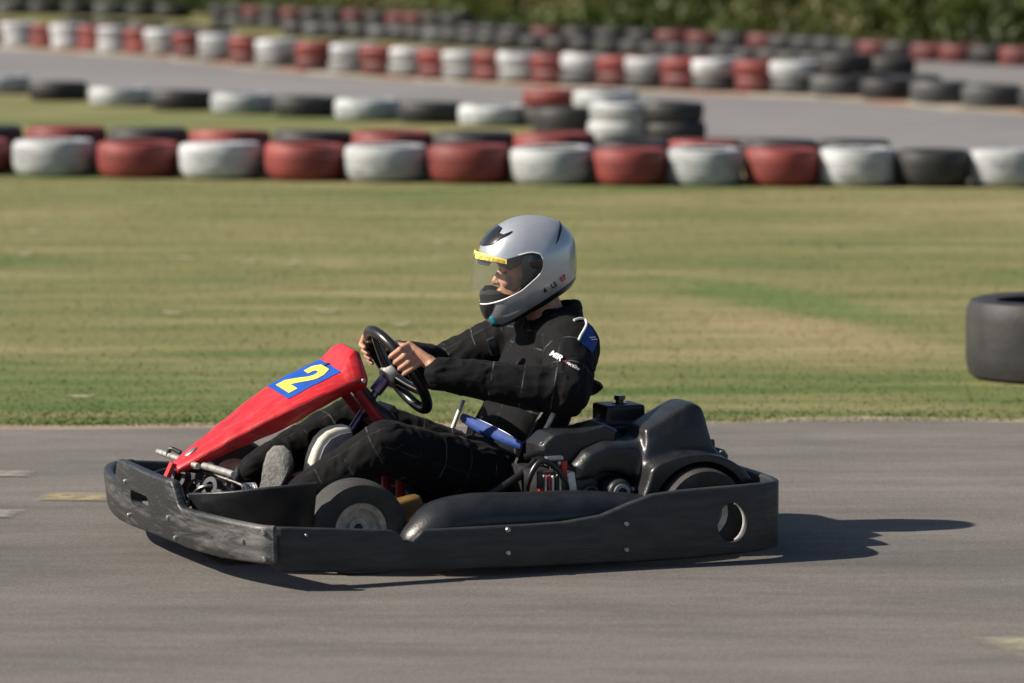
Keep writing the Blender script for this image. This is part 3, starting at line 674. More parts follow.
for i, (x, y) in enumerate([(-6.48, 60.95), (-5.86, 59.94), (-5.27, 58.97), (-4.65, 57.58), (-4.1, 55.81)]):
    tyre(tm(0.29, 0.24, 'black'), x, y + 0.3, 0, f'{ordinal(i)} black tyre from the left behind the left end of the double wall', 'dark tyres behind the red and white wall')
# the fat slick lying on the lawn at the right edge
fat = tyre_mesh('fat_tyre', 0.315, 0.305, M['t_black'], 0.94, slick=True)
o = tyre(fat, 2.060, 15.70, 0, 'fat black slick tyre lying on the lawn at the right edge', None, 0.004); o.name = 'wide_tyre'
# dry leaves scattered on the lawn
def leaf_mesh():
    mb = MB(); n = 9; ring = []
    for i in range(n):
        t = i / (n - 1); wd = 0.012 * math.sin(math.pi * (0.06 + 0.88 * t)); zz = 0.008 + 0.006 * (2 * t - 1) ** 2
        ring.append([((t - .5) * .12, -wd, zz + 0.003), ((t - .5) * .12, 0, zz), ((t - .5) * .12, wd, zz + 0.003), ((t - .5) * .12, 0, zz - 0.0015)])
    mb.rings(ring); ob = mb.obj('dry_leaf', M['litter']); me = ob.data; bpy.data.objects.remove(ob); return me
lm = leaf_mesh()
spots = [(-2.75, 24.6, 'topmost pale leaf at the left edge of the lawn'), (-2.65, 22.81, 'middle of the three pale leaves at the left edge of the lawn'), (-2.52, 21.26, 'lowest of the three pale leaves at the left edge of the lawn'),
         (-1.09, 20.77, 'pale leaf level with the visor, rightmost of the middle three on the lawn'), (-1.35, 20.8, 'pale leaf in the middle of the three left of the helmet'), (-1.66, 21.02, 'pale leaf leftmost of the middle three on the lawn'),
         (-0.82, 18.2, 'pale leaf on the lawn just above the red nose panel'), (-1.5, 18.11, 'lone pale leaf on the lawn above the front bumper'), (-0.49, 17.58, 'pale leaf on the lawn right of the steering wheel top'),
         (-1.58, 14.94, 'pale leaf close to the track edge at the left'), (-0.38, 22.11, 'pale leaf on the lawn left of the visor'), (-3.46, 33.6, 'pale leaf on the grass between the two near tyre rows')]
for x, y, lb in spots:
    o = bpy.data.objects.new('dry_leaf', lm); COL.objects.link(o); o.location = (x, y, 0.004); o.rotation_euler = (0, 0, random.uniform(-0.5, 0.5)); o.scale = (1, 1, 1)
    tag(o, lb, 'leaf', 'pale dry leaves scattered on the lawn')
# ------------------------------------------------------------------ the go-kart (local axes: x forward, y to the near side, z up)
KO = (-0.145, 11.58, 0.0); KA = R(201)
kart = empty('go_kart', KO, KA)
tag(kart, 'black go-kart with red nose panel numbered 2 on the near track', 'go-kart')

def rsec(w_, h, r, k=3):
    # rounded rectangle points (x across, z up), centred
    r = min(r, w_ / 2 * .98, h / 2 * .98); out = []
    for cx, cz, a0 in ((w_ / 2 - r, h / 2 - r, 0), (-w_ / 2 + r, h / 2 - r, 90), (-w_ / 2 + r, -h / 2 + r, 180), (w_ / 2 - r, -h / 2 + r, 270)):
        for i in range(k + 1): a = R(a0 + 90 * i / k); out.append((cx + r * math.cos(a), cz + r * math.sin(a)))
    return out
def ribbon(path, th, r=0.007, lean=0.0, mb=None):
    # path: (u, v, zb, zt)
    P = np.array(path, float); mb = mb or MB(); rings = []
    T = np.gradient(P[:, :2], axis=0); T /= np.linalg.norm(T, axis=1)[:, None]; N = np.c_[-T[:, 1], T[:, 0]]
    for i in range(len(P)):
        h = P[i, 3] - P[i, 2]; zc = (P[i, 3] + P[i, 2]) / 2
        rings.append([(P[i, 0] + N[i, 0] * (x + lean * z), P[i, 1] + N[i, 1] * (x + lean * z), zc + z) for x, z in rsec(th, h, r)])
    return mb.rings(rings)
def dense(path, n):
    P = np.array(path, float); d = np.r_[0, np.cumsum(np.linalg.norm(np.diff(P[:, :2], axis=0), axis=1))]; t = np.linspace(0, d[-1], n)
    t = np.unique(np.r_[t, d]); return np.c_[[np.interp(t, d, P[:, j]) for j in range(P.shape[1])]].T
def bolt(parent, p, d, r=0.008, name='bolt'):
    r *= .82
    d = np.array(d, float); d /= np.linalg.norm(d); p = np.array(p, float)
    MB().lathe([(0.001, 0.006), (r * .7, 0.006), (r, 0.003), (r, -0.004)], p, d, 14).obj(name, M['steel'], parent)

# --- wrap-around side and rear bumper
near = [(.800, .640, .082, .168), (.796, .672, .080, .172), (.784, .696, .070, .174), (.765, .706, .053, .174), (.46, .702, .036, .149), (.440, .702, .035, .140), (.424, .702, .034, .119), (.400, .702, .034, .118), (.372, .702, .033, .145),
        (.06, .702, .026, .144), (-.03, .702, .025, .145), (-.141, .702, .024, .158), (-.22, .702, .023, .186), (-.29, .702, .023, .207), (-.36, .702, .023, .213), (-.436, .702, .024, .216), (-.57, .700, .028, .219), (-.63, .692, .031, .220), (-.668, .670, .033, .220), (-.690, .632, .035, .220), (-.700, .58, .037, .220), (-.706, .45, .05, .220), (-.71, .2, .06, .219)]
per = near + [(u, -v, a, b) for u, v, a, b in near[::-1]]
rail = ribbon(dense(per, 220), 0.024, 0.008).obj('side_bumper', M['plastic_side'], None, angle=50)
hole = MB().lathe([(0.001, .6), (0.05, .6), (0.05, .8), (0.001, .8)], (0, 0, 0), (0, 1, 0), 40)
hole.v = [(x * 0.90 - .528, y, z * 1.12 + .116) for x, y, z in hole.v]
boolean(rail, hole)
h2 = MB().lathe([(0.001, -.8), (0.032, -.8), (0.032, -.6), (0.001, -.6)], (0, 0, 0), (1, 0, 0), 30)
h2.v = [(x, y * 0.9 + .46, z * .85 + .172) for x, y, z in h2.v]; boolean(rail, h2)
b3 = MB(); b3.v = [(x, y - .92, z) for x, y, z in h2.v]; b3.f = h2.f; b3.m = h2.m; boolean(rail, b3)
shade(rail, True, 40); rail.parent = kart
# pale worn lip inside the round hole
lip = MB(); q = [(-.528 + .044 * math.cos(a), .694, .116 + .055 * math.sin(a)) for a in np.linspace(-1.45, 1.15, 16)]
lip.tube([(-.528 - .044 * math.cos(a), .692, .116 + .055 * math.sin(a)) for a in np.linspace(-1.2, 1.2, 16)], 0.004, 6).obj('hole_edge', M['white_metal'], rail)
for u, z in ((.131, .133), (.131, .071), (-.212, .131), (-.212, .060)): bolt(rail, (u, .716, z), (0, 1, 0), 0.0095)
bolt(rail, (.70, .718, .15), (0, 1, 0), 0.006)
# --- front bumper with raised number-plate section and slot
fb = [(.790, .735), (.815, .715), (.835, .67), (.868, .58), (.902, .46), (.926, .34), (.944, .20), (.952, 0.0), (.946, -.2), (.930, -.34), (.905, -.46), (.870, -.57), (.835, -.63), (.78, -.66)]
F2 = catmull([(*p, 0) for p in fb], 10); bp = []
for p in F2:
    v = p[1]; t = max(0, min(1, (0.365 - v) / 0.05, (v + 0.20) / 0.06)); t = t * t * (3 - 2 * t)
    zt = 0.182 + 0.066 * t + 0.012 * (1 - abs(v) / .75); zb = 0.080 + 0.004 * math.sin(v * 9)
    bp.append((p[0], v, zb, zt))
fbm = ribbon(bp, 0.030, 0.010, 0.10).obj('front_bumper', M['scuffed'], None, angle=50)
slot = MB(); slot.prism([(0, .055 + x, .168 + z) for x, z in rsec(.165, .040, .018, 5)], (.8, 0, 0), (1.1, 0, 0)); boolean(fbm, slot)
shade(fbm, True, 45); fbm.parent = kart
ti = BVHTree.FromObject(fbm, bpy.context.evaluated_depsgraph_get())
for v, z in ((.63, .135), (.70, .165), (.695, .095), (.27, .150), (-.06, .110), (.30, .098), (-.06, .205)):
    hit = ti.ray_cast(Vector((1.5, v * 1.05, z)), Vector((-1, 0, 0)))
    if hit[0] is not None: bolt(fbm, hit[0], hit[1], 0.0085)
# --- plastic deflector between front bumper and front wheel
for s, nm in ((1, 'deflector'), (-1, 'deflector')):
    kz = 0 if s > 0 else -.085
    dp = [(a, b_, c_, d_ + kz) for a, b_, c_, d_ in [(.885, .33 * s, .105, .222), (.85, .40 * s, .10, .232), (.80, .455 * s, .09, .242), (.74, .495 * s, .085, .254), (.67, .52 * s, .08, .262), (.615, .525 * s, .075, .266)]]
    C4 = catmull(dp, 6); ribbon(C4, 0.016, 0.006, -0.38 * s).obj(nm, M['cover'], kart, angle=50)
# --- rounded side pods inside the rail
for s in (1, -1):
    pod = MB(); pts = [(.375, .60 * s, .075), (.345, .60 * s, .105), (.28, .595 * s, .138), (.18, .59 * s, .147), (.05, .585 * s, .144), (-.12, .58 * s, .142), (-.26, .575 * s, .132), (-.36, .57 * s, .122)]
    pod.tube(pts, [.035, .05, .066, .07, .068, .066, .062, .055], 24, smooth=6); pod.v = [(x, (y - .59 * s) * 1.35 + .585 * s, z) for x, y, z in pod.v]
    pod.obj('side_pod', M['cover'], kart, angle=60)
# --- chassis, floor tray, axle
fl = MB().box((.22, 0, .030), (1.15, .56, .006)); fl.obj('floor_tray', M['dark_metal'], kart, smooth=False)
ch = MB()
for s in (1, -1):
    ch.tube([(.78, .20 * s, .065), (.62, .27 * s, .055), (.2, .29 * s, .05), (-.25, .31 * s, .06), (-.62, .31 * s, .09)], .015, 12, smooth=6)
    ch.tube([(.36, .30 * s, .06), (.36, .62 * s, .09), (-.2, .62 * s, .09), (-.2, .31 * s, .06)], .011, 10)
    ch.tube([(.345, .085 * s, .452), (.285, .075 * s, .375), (.205, .065 * s, .305), (.205, .06 * s, .06)], .014, 12)
for u in (.68, .205, -.18, -.6): ch.tube([(u, -.3, .06), (u, .3, .06)], .014, 12)
ch.tube([(.78, -.2, .065), (.85, -.15, .08), (.85, .15, .08), (.78, .2, .065)], .014, 12, smooth=4)
ch.obj('chassis', M['red_tube'], kart, angle=60)
MB().tube([(-.50, -.56, .125), (-.50, .56, .125)], .018, 16).obj('rear_axle', M['steel'], kart)
MB().tube([(.833, -.21, .264), (.818, -.06, .261), (.803, .08, .257)], .0085, 14).obj('bumper_bar', M['rim'], kart)
MB().tube([(.798, .12, .263), (.790, .24, .266), (.783, .35, .267)], .0095, 14).obj('bumper_bar', M['rim'], kart)
tr = MB()
for s in (1, -1): tr.tube([(.40, .03 * s, .10), (.47, .42 * s, .125)], .008, 10)
tr.obj('tie_rod', M['steel'], kart)
# --- wheels
def kwheel(c, rad, width, toe=0.0):
    ax = np.array([math.sin(toe), math.cos(toe), 0.0]) * (1 if c[1] > 0 else -1); h = width / 2
    tp = [(.064, -h * .72), (rad * .80, -h * .98), (rad * .93, -h * .93), (rad * .985, -h * .70), (rad, -h * .3), (rad * 1.003, 0), (rad, h * .3), (rad * .985, h * .70), (rad * .93, h * .93), (rad * .80, h * .98), (rad * .62, h * .86), (.064, h * .72), (.060, 0)]
    grp = empty('wheel', c); grp.parent = kart
    t = MB().lathe(tp, (0, 0, 0), ax, 56, closed=True).obj('tyre', M['rubber'], grp, angle=50)
    rp = [(.022, -.02), (.058, -h * .70), (.070, -h * .74), (.070, -h * .78), (.056, -h * .74), (.050, 0), (.056, h * .72), (.071, h * .80), (.073, h * .74), (.062, h * .62), (.052, h * .30), (.030, h * .22), (.026, h * .42), (.012, h * .42), (.010, h * .30)]
    MB().lathe(rp, (0, 0, 0), ax, 40, closed=False).obj('rim', M['rim'], grp, angle=35)
    x = np.array([1.0, 0, 0]); z = np.array([0, 0, 1.0])
    MB().lathe([(.001, h * .50), (.010, h * .50), (.012, h * .44), (.012, h * .30)], (0, 0, 0), ax, 6).obj('hub_nut', M['dark_metal'], grp, smooth=False)
    return grp
kwheel((.487, .50, .13), .13, .125, 0.05); kwheel((.535, -.50, .13), .13, .125, 0.05)
kwheel((-.505, .50, .126), .126, .185); kwheel((-.505, -.50, .126), .126, .185)
# --- red nose panel
ST = [(.322, .556, .055, .125, .498, .462), (.340, .564, .062, .132, .500, .462), (.362, .550, .078, .138, .496, .460), (.390, .512, .096, .142, .488, .452), (.46, .480, .104, .142, .461, .418), (.535, .447, .104, .138, .431, .378),
      (.585, .423, .096, .126, .406, .352), (.615, .400, .084, .112, .388, .338), (.68, .362, .068, .090, .350, .308), (.76, .313, .050, .066, .302, .270), (.815, .277, .037, .048, .267, .246), (.848, .254, .024, .034, .246, .234)]
def noset(u, v): # height of the panel's top
    us = [s[0] for s in ST]; return float(np.interp(u, us, [s[1] for s in ST])) - 0.085 * v
def nose():
    S = np.array(ST); us = np.unique(np.r_[np.linspace(S[0, 0], S[-1, 0], 40), S[:, 0]]); rings = []
    for u in us:
        zt, fh, th, zr, zb = [np.interp(u, S[:, 0], S[:, j]) for j in range(1, 6)]
        if u > .44:
            w_ = np.exp(-((us - u) / .035) ** 2); A_ = np.array([np.interp(us, S[:, 0], S[:, j]) for j in range(1, 6)]); zt, fh, th, zr, zb = (A_ * w_).sum(1) / w_.sum() if u < .80 else (zt, fh, th, zr, zb)
        ring = [(-fh * .5, zt), (0, zt), (fh * .5, zt), (fh * .9, zt), (fh * 1.0, zt - .0015), (th * .97, zr + .003), (th, zr - .004), (th * .955, (zr + zb) / 2), (th * .86, zb), (th * .80, zb + .004), (th * .5, zb + .012), (-th * .5, zb + .012), (-th * .80, zb + .004), (-th * .86, zb), (-th * .955, (zr + zb) / 2), (-th, zr - .004), (-th * .97, zr + .003), (-fh, zt - .0015), (-fh * .9, zt)]
        rings.append([(u, v, z - 0.085 * v) for v, z in ring])
    return MB().rings(rings)
npan = nose().obj('nose_panel', M['red'], kart, bevel=.004, angle=32)
MB().box((.862, 0, .236), (.012, .030, .05), Matrix.Rotation(R(-25), 3, 'Y')).obj('mounting_strap', M['red'], npan, smooth=False)
MB().ellipsoid((.800, 0, noset(.80, 0) + .001), .022, .016, .004, Matrix.Rotation(R(33), 3, 'Y')).obj('badge', M['steel'], npan)
bolt(npan, (.338, .128, .480), (-.3, .95, 0), .010)
MB().box((.396, -.02, noset(.396, -.02) + .002), (.018, .022, .003), Matrix.Rotation(R(25), 3, 'Y')).obj('clip', M['dark_metal'], npan, bevel=.001)

def decal(name, outlines, mapfn, tree, m, parent, off=0.0015, cuts=2, origin=(0, 0, 0), textmesh=None):
    bm = bmesh.new()
    if textmesh is not None: bm.from_mesh(textmesh)
    else:
        for ol in outlines: bm.faces.new([bm.verts.new((x, y, 0)) for x, y in ol])
    bmesh.ops.triangulate(bm, faces=bm.faces[:])
    if cuts: bmesh.ops.subdivide_edges(bm, edges=bm.edges[:], cuts=cuts, use_grid_fill=True)
    bad = []
    for v in bm.verts:
        o, d = mapfn(v.co.x, v.co.y); h = tree.ray_cast(Vector(o), Vector(d))
        if h[0] is None: bad.append(v); continue
        nrm = h[1] if h[1].dot(Vector(d)) < 0 else -h[1]
        v.co = h[0] + nrm * off
    if bad: bmesh.ops.delete(bm, geom=bad, context='VERTS')
    me = bpy.data.meshes.new(name); bm.to_mesh(me); bm.free(); me.materials.append(m)
    for v in me.vertices: v.co -= Vector(origin)
    ob = bpy.data.objects.new(name, me); COL.objects.link(ob); ob.parent = parent
    so_ = ob.modifiers.new('t', 'SOLIDIFY'); so_.thickness = 0.0006; so_.offset = 1; bake(ob); shade(ob, True, 40); return ob
def text_mesh(txt, size=1.0, offset=0.0, shear=0.0, spacing=1.0):
    c = bpy.data.curves.new('t', 'FONT'); c.body = txt; c.size = size; c.offset = offset; c.shear = shear; c.space_character = spacing; c.resolution_u = 4
    o = bpy.data.objects.new('t', c); COL.objects.link(o); dg = bpy.context.evaluated_depsgraph_get(); dg.update()
    me = bpy.data.meshes.new_from_object(o.evaluated_get(dg)); bpy.data.objects.remove(o); bpy.data.curves.remove(c); return me
nt_ = BVHTree.FromObject(npan, bpy.context.evaluated_depsgraph_get())
smap = lambda x, y: ((.545 - .155 * y, -.100 + .192 * x, 1.0), (0, 0, -1))
stk = decal('number_plate', [[(0, 0), (.5, 0), (1, 0), (1, .25), (1, .5), (1, .75), (1, 1), (.5, 1), (0, 1), (0, .75), (0, .5), (0, .25)]], smap, nt_, M['sticker_blue'], npan, .0012, 4)
two = [(.18, .10), (.80, .10), (.80, .26), (.47, .26), (.72, .50), (.80, .62), (.80, .77), (.68, .91), (.32, .91), (.19, .79), (.19, .63), (.40, .63), (.40, .71), (.45, .76), (.55, .76), (.59, .72), (.59, .65), (.53, .56), (.18, .26)]
decal('number', [two], smap, nt_, M['sticker_yellow'], stk, .0028, 3)
# --- steering wheel
E_ = np.array([.547, 0, .837]); Lv = np.array([0, 1.0, 0]); Cc = np.array([.837, 0, -.547]); WC = np.array([.190, 0, .492]); WR = .135
def rimp(th, r=WR): return WC + r * (math.cos(th) * E_ + math.sin(th) * Lv)
sw = empty('steering_wheel', tuple(WC)); sw.parent = kart
MB().tube([rimp(t) for t in np.linspace(0, 2 * math.pi, 64, endpoint=False)], .0150, 16, closed=True).obj('rim', M['grip'], sw, origin=WC)
sp = MB()
for th in (R(0), R(120), R(240)):
    a = rimp(th, .02) + Cc * .022; b = rimp(th, .075) + Cc * .014; c = rimp(th, .132)
    sp.tube([a, b, c], [.016, .012, .010], 10, smooth=4)
sp.obj('spoke', M['black_gloss'], sw, origin=WC)
MB().lathe([(.001, .010), (.030, .010), (.033, .014), (.033, .042), (.029, .046), (.001, .046)], WC, Cc, 32).obj('hub', M['rim'], sw, origin=WC, angle=30)
col = MB(); h0 = WC + Cc * .046; col.tube([h0, h0 + np.array([.03, 0, -.034])], .019, 18); col.tube([h0 + np.array([.024, 0, -.03]), (.378, 0, .258), (.46, 0, .13)], .0115, 16)
col.obj('steering_column', M['mauve'], kart, angle=40)
br = MB(); br.tube([(.30, .05, .40), (.24, .055, .355), (.21, .055, .30)], .024, 12, smooth=3); br.box((.245, 0, .37), (.07, .13, .012), Matrix.Rotation(R(45), 3, 'Y'))
br.tube([(.33, -.02, .475), (.29, .02, .43), (.265, .03, .38)], .013, 10, smooth=3)
br.obj('column_bracket', M['dark_metal'], kart)
# --- translucent tank between the legs
tk = MB().prism([(.510, .10, .21), (.508, .10, .24), (.503, .10, .27), (.493, .10, .30), (.478, .10, .328), (.456, .10, .348), (.430, .10, .358), (.385, .10, .362), (.335, .10, .08), (.50, .10, .08)], (0, 0, 0), (0, .068, 0)).obj('fuel_tank', M['cream'], kart, bevel=.014, seg=4, angle=60)
MB().prism([(.490, .1665, .205), (.487, .1665, .24), (.480, .1665, .275), (.468, .1665, .305), (.448, .1665, .328), (.420, .1665, .340), (.385, .1665, .345), (.345, .1665, .09), (.480, .1665, .09)], (0, 0, 0), (0, .006, 0)).obj('tank_side', M['mauve_plastic'], tk, bevel=.003)
# --- pedals, brake cylinder and odd metal pieces in the nose
for s in (1, -1):
    p = MB(); p.tube([(.70, .10 * s, .06), (.735, .10 * s, .16), (.715, .10 * s, .235)], .007, 8, smooth=3); p.tube([(.715, .06 * s, .235), (.715, .15 * s, .235)], .008, 8)
    p.obj('pedal', M['dark_metal'], kart)
misc = MB(); misc.lathe([(.001, 0), (.022, 0), (.022, .07), (.012, .08), (.012, .11), (.001, .11)], (.78, .20, .16), (-.9, .2, .1), 16); misc.obj('brake_cylinder', M['white_metal'], kart)
for u, v, z, r in ((.80, -.10, .20, .030), (.795, .03, .185, .028), (.775, .12, .20, .030), (.80, .27, .19, .026)):
    MB().lathe([(r * .55, -.012), (r, -.012), (r, .012), (r * .55, .012)], (u, v, z), (.85, .4, .3), 20, closed=True).obj('clamp', M['dark_metal'], kart)
MB().tube([(.828, -.13, .262), (.822, -.125, .282), (.80, -.10, .272)], .0065, 10, smooth=3).obj('bracket', M['dark_metal'], kart)
MB().box((.735, .16, .135), (.06, .05, .03)).obj('fuse_box', M['red_fin'], kart, bevel=.004)
MB().tube([(.70, .22, .10), (.74, .05, .15), (.80, -.1, .13), (.84, -.2, .2)], .006, 8, smooth=6).obj('brake_hose', M['grip'], kart)
sp2 = MB(); sp2.tube([(.70 + .03 * t, .27 + .028 * math.cos(t * 40), .20 + .028 * math.sin(t * 40)) for t in np.linspace(0, 1, 120)], .004, 6); sp2.obj('spring', M['steel'], kart)
MB().box((.285, .345, .138), (.085, .06, .085), Matrix.Rotation(R(12), 3, 'Y')).obj('battery_box', M['yellow_box'], kart, bevel=.012, seg=3)
# --- seat
def seat():
    pr = catmull([(-.358, .408), (-.340, .407), (-.322, .382), (-.292, .312), (-.245, .205), (-.16, .105), (-.05, .065), (.06, .08), (.13, .115)], 5)
    pr = [np.array(p) for p in pr]; k = len(pr); v = []; n = 17
    for i, p in enumerate(pr):
        t = i / (k - 1); tn = pr[min(i + 1, k - 1)] - pr[max(i - 1, 0)]; tn /= np.linalg.norm(tn); nn = np.array([-tn[1], tn[0]]); nn = nn if nn[0] + nn[1] > 0 else -nn
        hw = np.interp(t, [0, .2, .5, .8, 1], [.19, .205, .215, .20, .16]); wing = np.interp(t, [0, .06, .25, .5, .75, 1], [.03, .04, .13, .17, .12, .03])
        for j in range(n):
            x = -1 + 2 * j / (n - 1); q = p + nn * wing * abs(x) ** 2.6; v.append((q[0], x * hw, q[1]))
    f = [(i * n + j, i * n + j + 1, (i + 1) * n + j + 1, (i + 1) * n + j) for i in range(k - 1) for j in range(n - 1)]
    ob = MB().add(v, f).obj('seat', M['seat'], None, smooth=True)
    s = ob.modifiers.new('s', 'SOLIDIFY'); s.thickness = .008; s.offset = -1; bake(ob); shade(ob, True, 60); ob.parent = kart; return ob
seat()
MB().tube([(-.120, .275, .285), (-.176, .275, .386)], .0068, 10).obj('seat_stay', M['white_metal'], kart)
MB().tube([(-.070, -.285, .258), (-.113, -.285, .362)], .0068, 10).obj('seat_stay', M['white_metal'], kart)
MB().tube([(.15, .29, .12), (.02, .30, .17), (-.09, .30, .235), (-.13, .28, .27)], .012, 12, smooth=6).obj('seat_rail', M['grip'], kart)
# --- engine and its moulded covers
def soft(polys, name, m, voxel=.005, sm=8, parent=None):
    # polys: list of slices [(v, [(u, z)...])...] lofted, then remeshed and smoothed
    mb = MB()
    for sl_ in polys: mb.rings([[(u, v, z) for u, z in pl] for v, pl in sl_])
    return remesh(mb, name, m, voxel, sm, .5, parent)
def shr(pl, k, c=None, dz=0):
    P = np.array(pl); c = np.mean(P, axis=0) if c is None else np.array(c); return [tuple(c + (p - c) * k + np.array([0, dz])) for p in P]
hd = [(-.078, .275), (-.080, .316), (-.115, .346), (-.165, .350), (-.210, .352), (-.275, .366), (-.318, .345), (-.310, .300), (-.24, .290), (-.17, .255), (-.10, .262)]
ec = soft([[(.20, [(-.26, .30), (-.27, .345), (-.33, .352), (-.40, .345), (-.40, .29)]), (.34, [(-.20, .30), (-.22, .350), (-.30, .345), (-.36, .315), (-.36, .27)])], [(.29, shr(hd, .9)), (.305, hd), (.40, hd), (.42, shr(hd, .9))]], 'engine_cover', M['cover'], .005, 10, kart)
for u in (-.088, -.108): bolt(ec, (u, .405, .318), (0, .8, .6), .006)
fc = [(-.150, .215), (-.160, .262), (-.195, .300), (-.26, .322), (-.34, .318), (-.40, .300), (-.405, .225), (-.34, .212), (-.30, .232), (-.24, .236), (-.20, .214)]
fc2 = [(-.30, .300), (-.345, .318), (-.40, .345), (-.44, .330), (-.44, .24), (-.38, .20), (-.33, .25)]
wc = [(-.325, .165), (-.350, .235), (-.362, .300), (-.372, .352), (-.420, .376), (-.466, .401), (-.498, .418), (-.524, .420), (-.548, .407), (-.560, .370), (-.568, .310), (-.598, .274), (-.635, .245), (-.665, .205), (-.60, .19), (-.40, .16)]
wcl = [(-.325, .165), (-.345, .215), (-.355, .250), (-.368, .262), (-.385, .270), (-.420, .280), (-.460, .287), (-.50, .289), (-.530, .287), (-.555, .281), (-.580, .273), (-.605, .261), (-.640, .237), (-.665, .205), (-.60, .19), (-.40, .16)]
wob = soft([[(.30, fc), (.425, fc), (.455, shr(fc, .92)), (.472, shr(fc, .76))], [(.34, shr(fc2, .9)), (.36, fc2), (.425, fc2), (.45, shr(fc2, .85))], [(.30, shr(wc, .88)), (.345, wc), (.43, wc), (.462, shr(wc, .97)), (.482, [((a[0] + b[0]) / 2, (a[1] + b[1]) / 2) for a, b in zip(wc, wcl)]), (.494, wcl), (.545, wcl), (.556, shr(wcl, .96))]], 'engine_shroud', M['cover'], .005, 16)
boolean(wob, MB().lathe([(.001, .37), (.149, .37), (.149, .9), (.001, .9)], (-.505, 0, .118), (0, 1, 0), 64)); boolean(wob, MB().box((-.5, .6, .03), (.6, .9, .22)))
shade(wob, True, 45); wob.parent = kart
ab = remesh(MB().box((-.402, .20, .352), (.118, .115, .085)).box((-.385, .23, .31), (.11, .13, .06)).capsule((-.35, .22, .318), (-.25, .27, .325), .045, .028), 'air_box', M['cover'], .005, 9, .5, kart)
MB().lathe([(.001, .024), (.016, .024), (.017, .012), (.012, .010), (.012, .004), (.022, .004), (.022, -.01), (.001, -.01)], (-.405, .20, .393), (0, 0, 1), 12).obj('filler_cap', M['black_gloss'], ab, smooth=False)
can = MB().lathe([(.001, .05), (.022, .048), (.036, .035), (.040, .0), (.040, -.08), (.001, -.08)], (-.665, .27, .215), (-.25, 0, 1), 24).obj('canister', M['cover'], kart)
MB().lathe([(.001, .012), (.010, .012), (.012, 0), (.012, -.02)], (-.657, .27, .275), (0, 0, 1), 10).obj('bleed_nipple', M['dark_metal'], can)
eng = MB(); eng.box((-.20, .30, .16), (.26, .22, .16)); eng.lathe([(.001, .05), (.032, .05), (.036, .04), (.036, -.05), (.001, -.05)], (-.285, .455, .185), (0, 1, 0), 24); eng.lathe([(.001, .03), (.045, .03), (.045, -.03), (.001, -.03)], (-.20, .42, .185), (0, 1, 0), 20)
en = eng.obj('engine', M['dark_metal'], kart, bevel=.006)
MB().lathe([(.014, .008), (.024, .008), (.024, -.004), (.014, -.004)], (-.285, .506, .185), (0, 1, 0), 20, closed=True).obj('pulley', M['steel'], en)
for i, (c_, du) in enumerate((('red_fin', .004), ('white_metal', .015), ('red_fin', .026), ('white_metal', .037), ('dark_metal', .048), ('white_metal', .059))):
    MB().box((-.066 - du, .44, .196 - .03 * du), (.0065, .030, .078)).obj('cooling_fin', M[c_], en, bevel=.0025)
MB().box((-.158, .445, .205), (.024, .03, .075), Matrix.Rotation(R(8), 3, 'Y')).obj('end_plate', M['white_metal'], en, bevel=.004)
MB().box((-.135, .45, .245), (.018, .02, .06)).obj('coil', M['red_tube'], en, bevel=.004)
MB().tube([(-.035, .43, .16), (-.028, .455, .22), (-.06, .46, .275), (-.10, .462, .262), (-.135, .462, .215), (-.145, .45, .16)], .0085, 10, smooth=6).obj('ignition_lead', M['grip'], en)
MB().tube([(-.03, .42, .285), (-.07, .43, .295), (-.12, .43, .285)], .009, 10, smooth=4).obj('throttle_cable', M['grip'], en)
for u, z in ((-.085, .268), (-.10, .255), (-.12, .268)): bolt(en, (u, .452, z), (0, 1, .2), .008)
bolt(kart, (-.228, .40, .345), (0, .4, .9), .010, 'wing_nut')

for u, v, z in ((-.395, .462, .250), (-.585, .50, .283)): bolt(wob, (u, v + .004, z), (0, .7, .7), .006)
MB().tube([(-.17, .455, .165), (-.21, .47, .20), (-.235, .475, .17), (-.25, .47, .14)], .007, 10, smooth=6).obj('fuel_hose', M['grip'], en)
MB().tube([(-.31, .44, .17), (-.335, .47, .185), (-.35, .47, .15)], .010, 10, smooth=6).obj('exhaust', M['steel'], en)
MB().box((-.105, .452, .282), (.05, .02, .012)).obj('bracket', M['steel'], en, bevel=.002)
MB().box((-.062, .452, .225), (.016, .022, .05)).obj('coil_cover', M['dark_metal'], en, bevel=.003)
cl = MB(); cl.tube([(.83, -.12, .22), (.80, .0, .235), (.74, .1, .225), (.68, .2, .20)], .006, 8, smooth=6); cl.tube([(.84, .05, .12), (.80, .1, .2), (.72, .16, .19), (.66, .24, .12)], .007, 8, smooth=6)
cl.obj('control_cable', M['grip'], kart)
for s in (1, -1): MB().tube([(.56, .30 * s, .06), (.60, .36 * s, .12), (.535, .42 * s, .13)], .014, 12, smooth=5).obj('stub_axle', M['dark_metal'], kart)
MB().box((.765, .27, .175), (.03, .035, .05), Matrix.Rotation(R(20), 3, 'Z')).obj('reservoir', M['mauve_plastic'], kart, bevel=.006)
# ------------------------------------------------------------------ the driver
PO = np.array([-.13, 0.0, .10])
pw = Matrix.Rotation(KA, 4, 'Z') @ Vector(PO)
person = empty('person', (KO[0] + pw.x, KO[1] + pw.y, pw.z), KA)
tag(person, 'person in black racing suit and silver helmet driving the go-kart', 'person')
# helmet frame: a = the way the face looks, l = to the near side, c = up
HC = np.array([-.198, 0.0, .772]); HF = np.array([math.cos(R(-16)), math.sin(R(-16)), 0]); HL = np.array([-math.sin(R(-16)), math.cos(R(-16)), 0]); HZ = np.array([0, 0, 1.0])
def HP(a, l, c): return HC + a * HF + l * HL + c * HZ
HS = 351.0
def px(x, y): return ((527 - x) / HS, (266 - y) / HS)
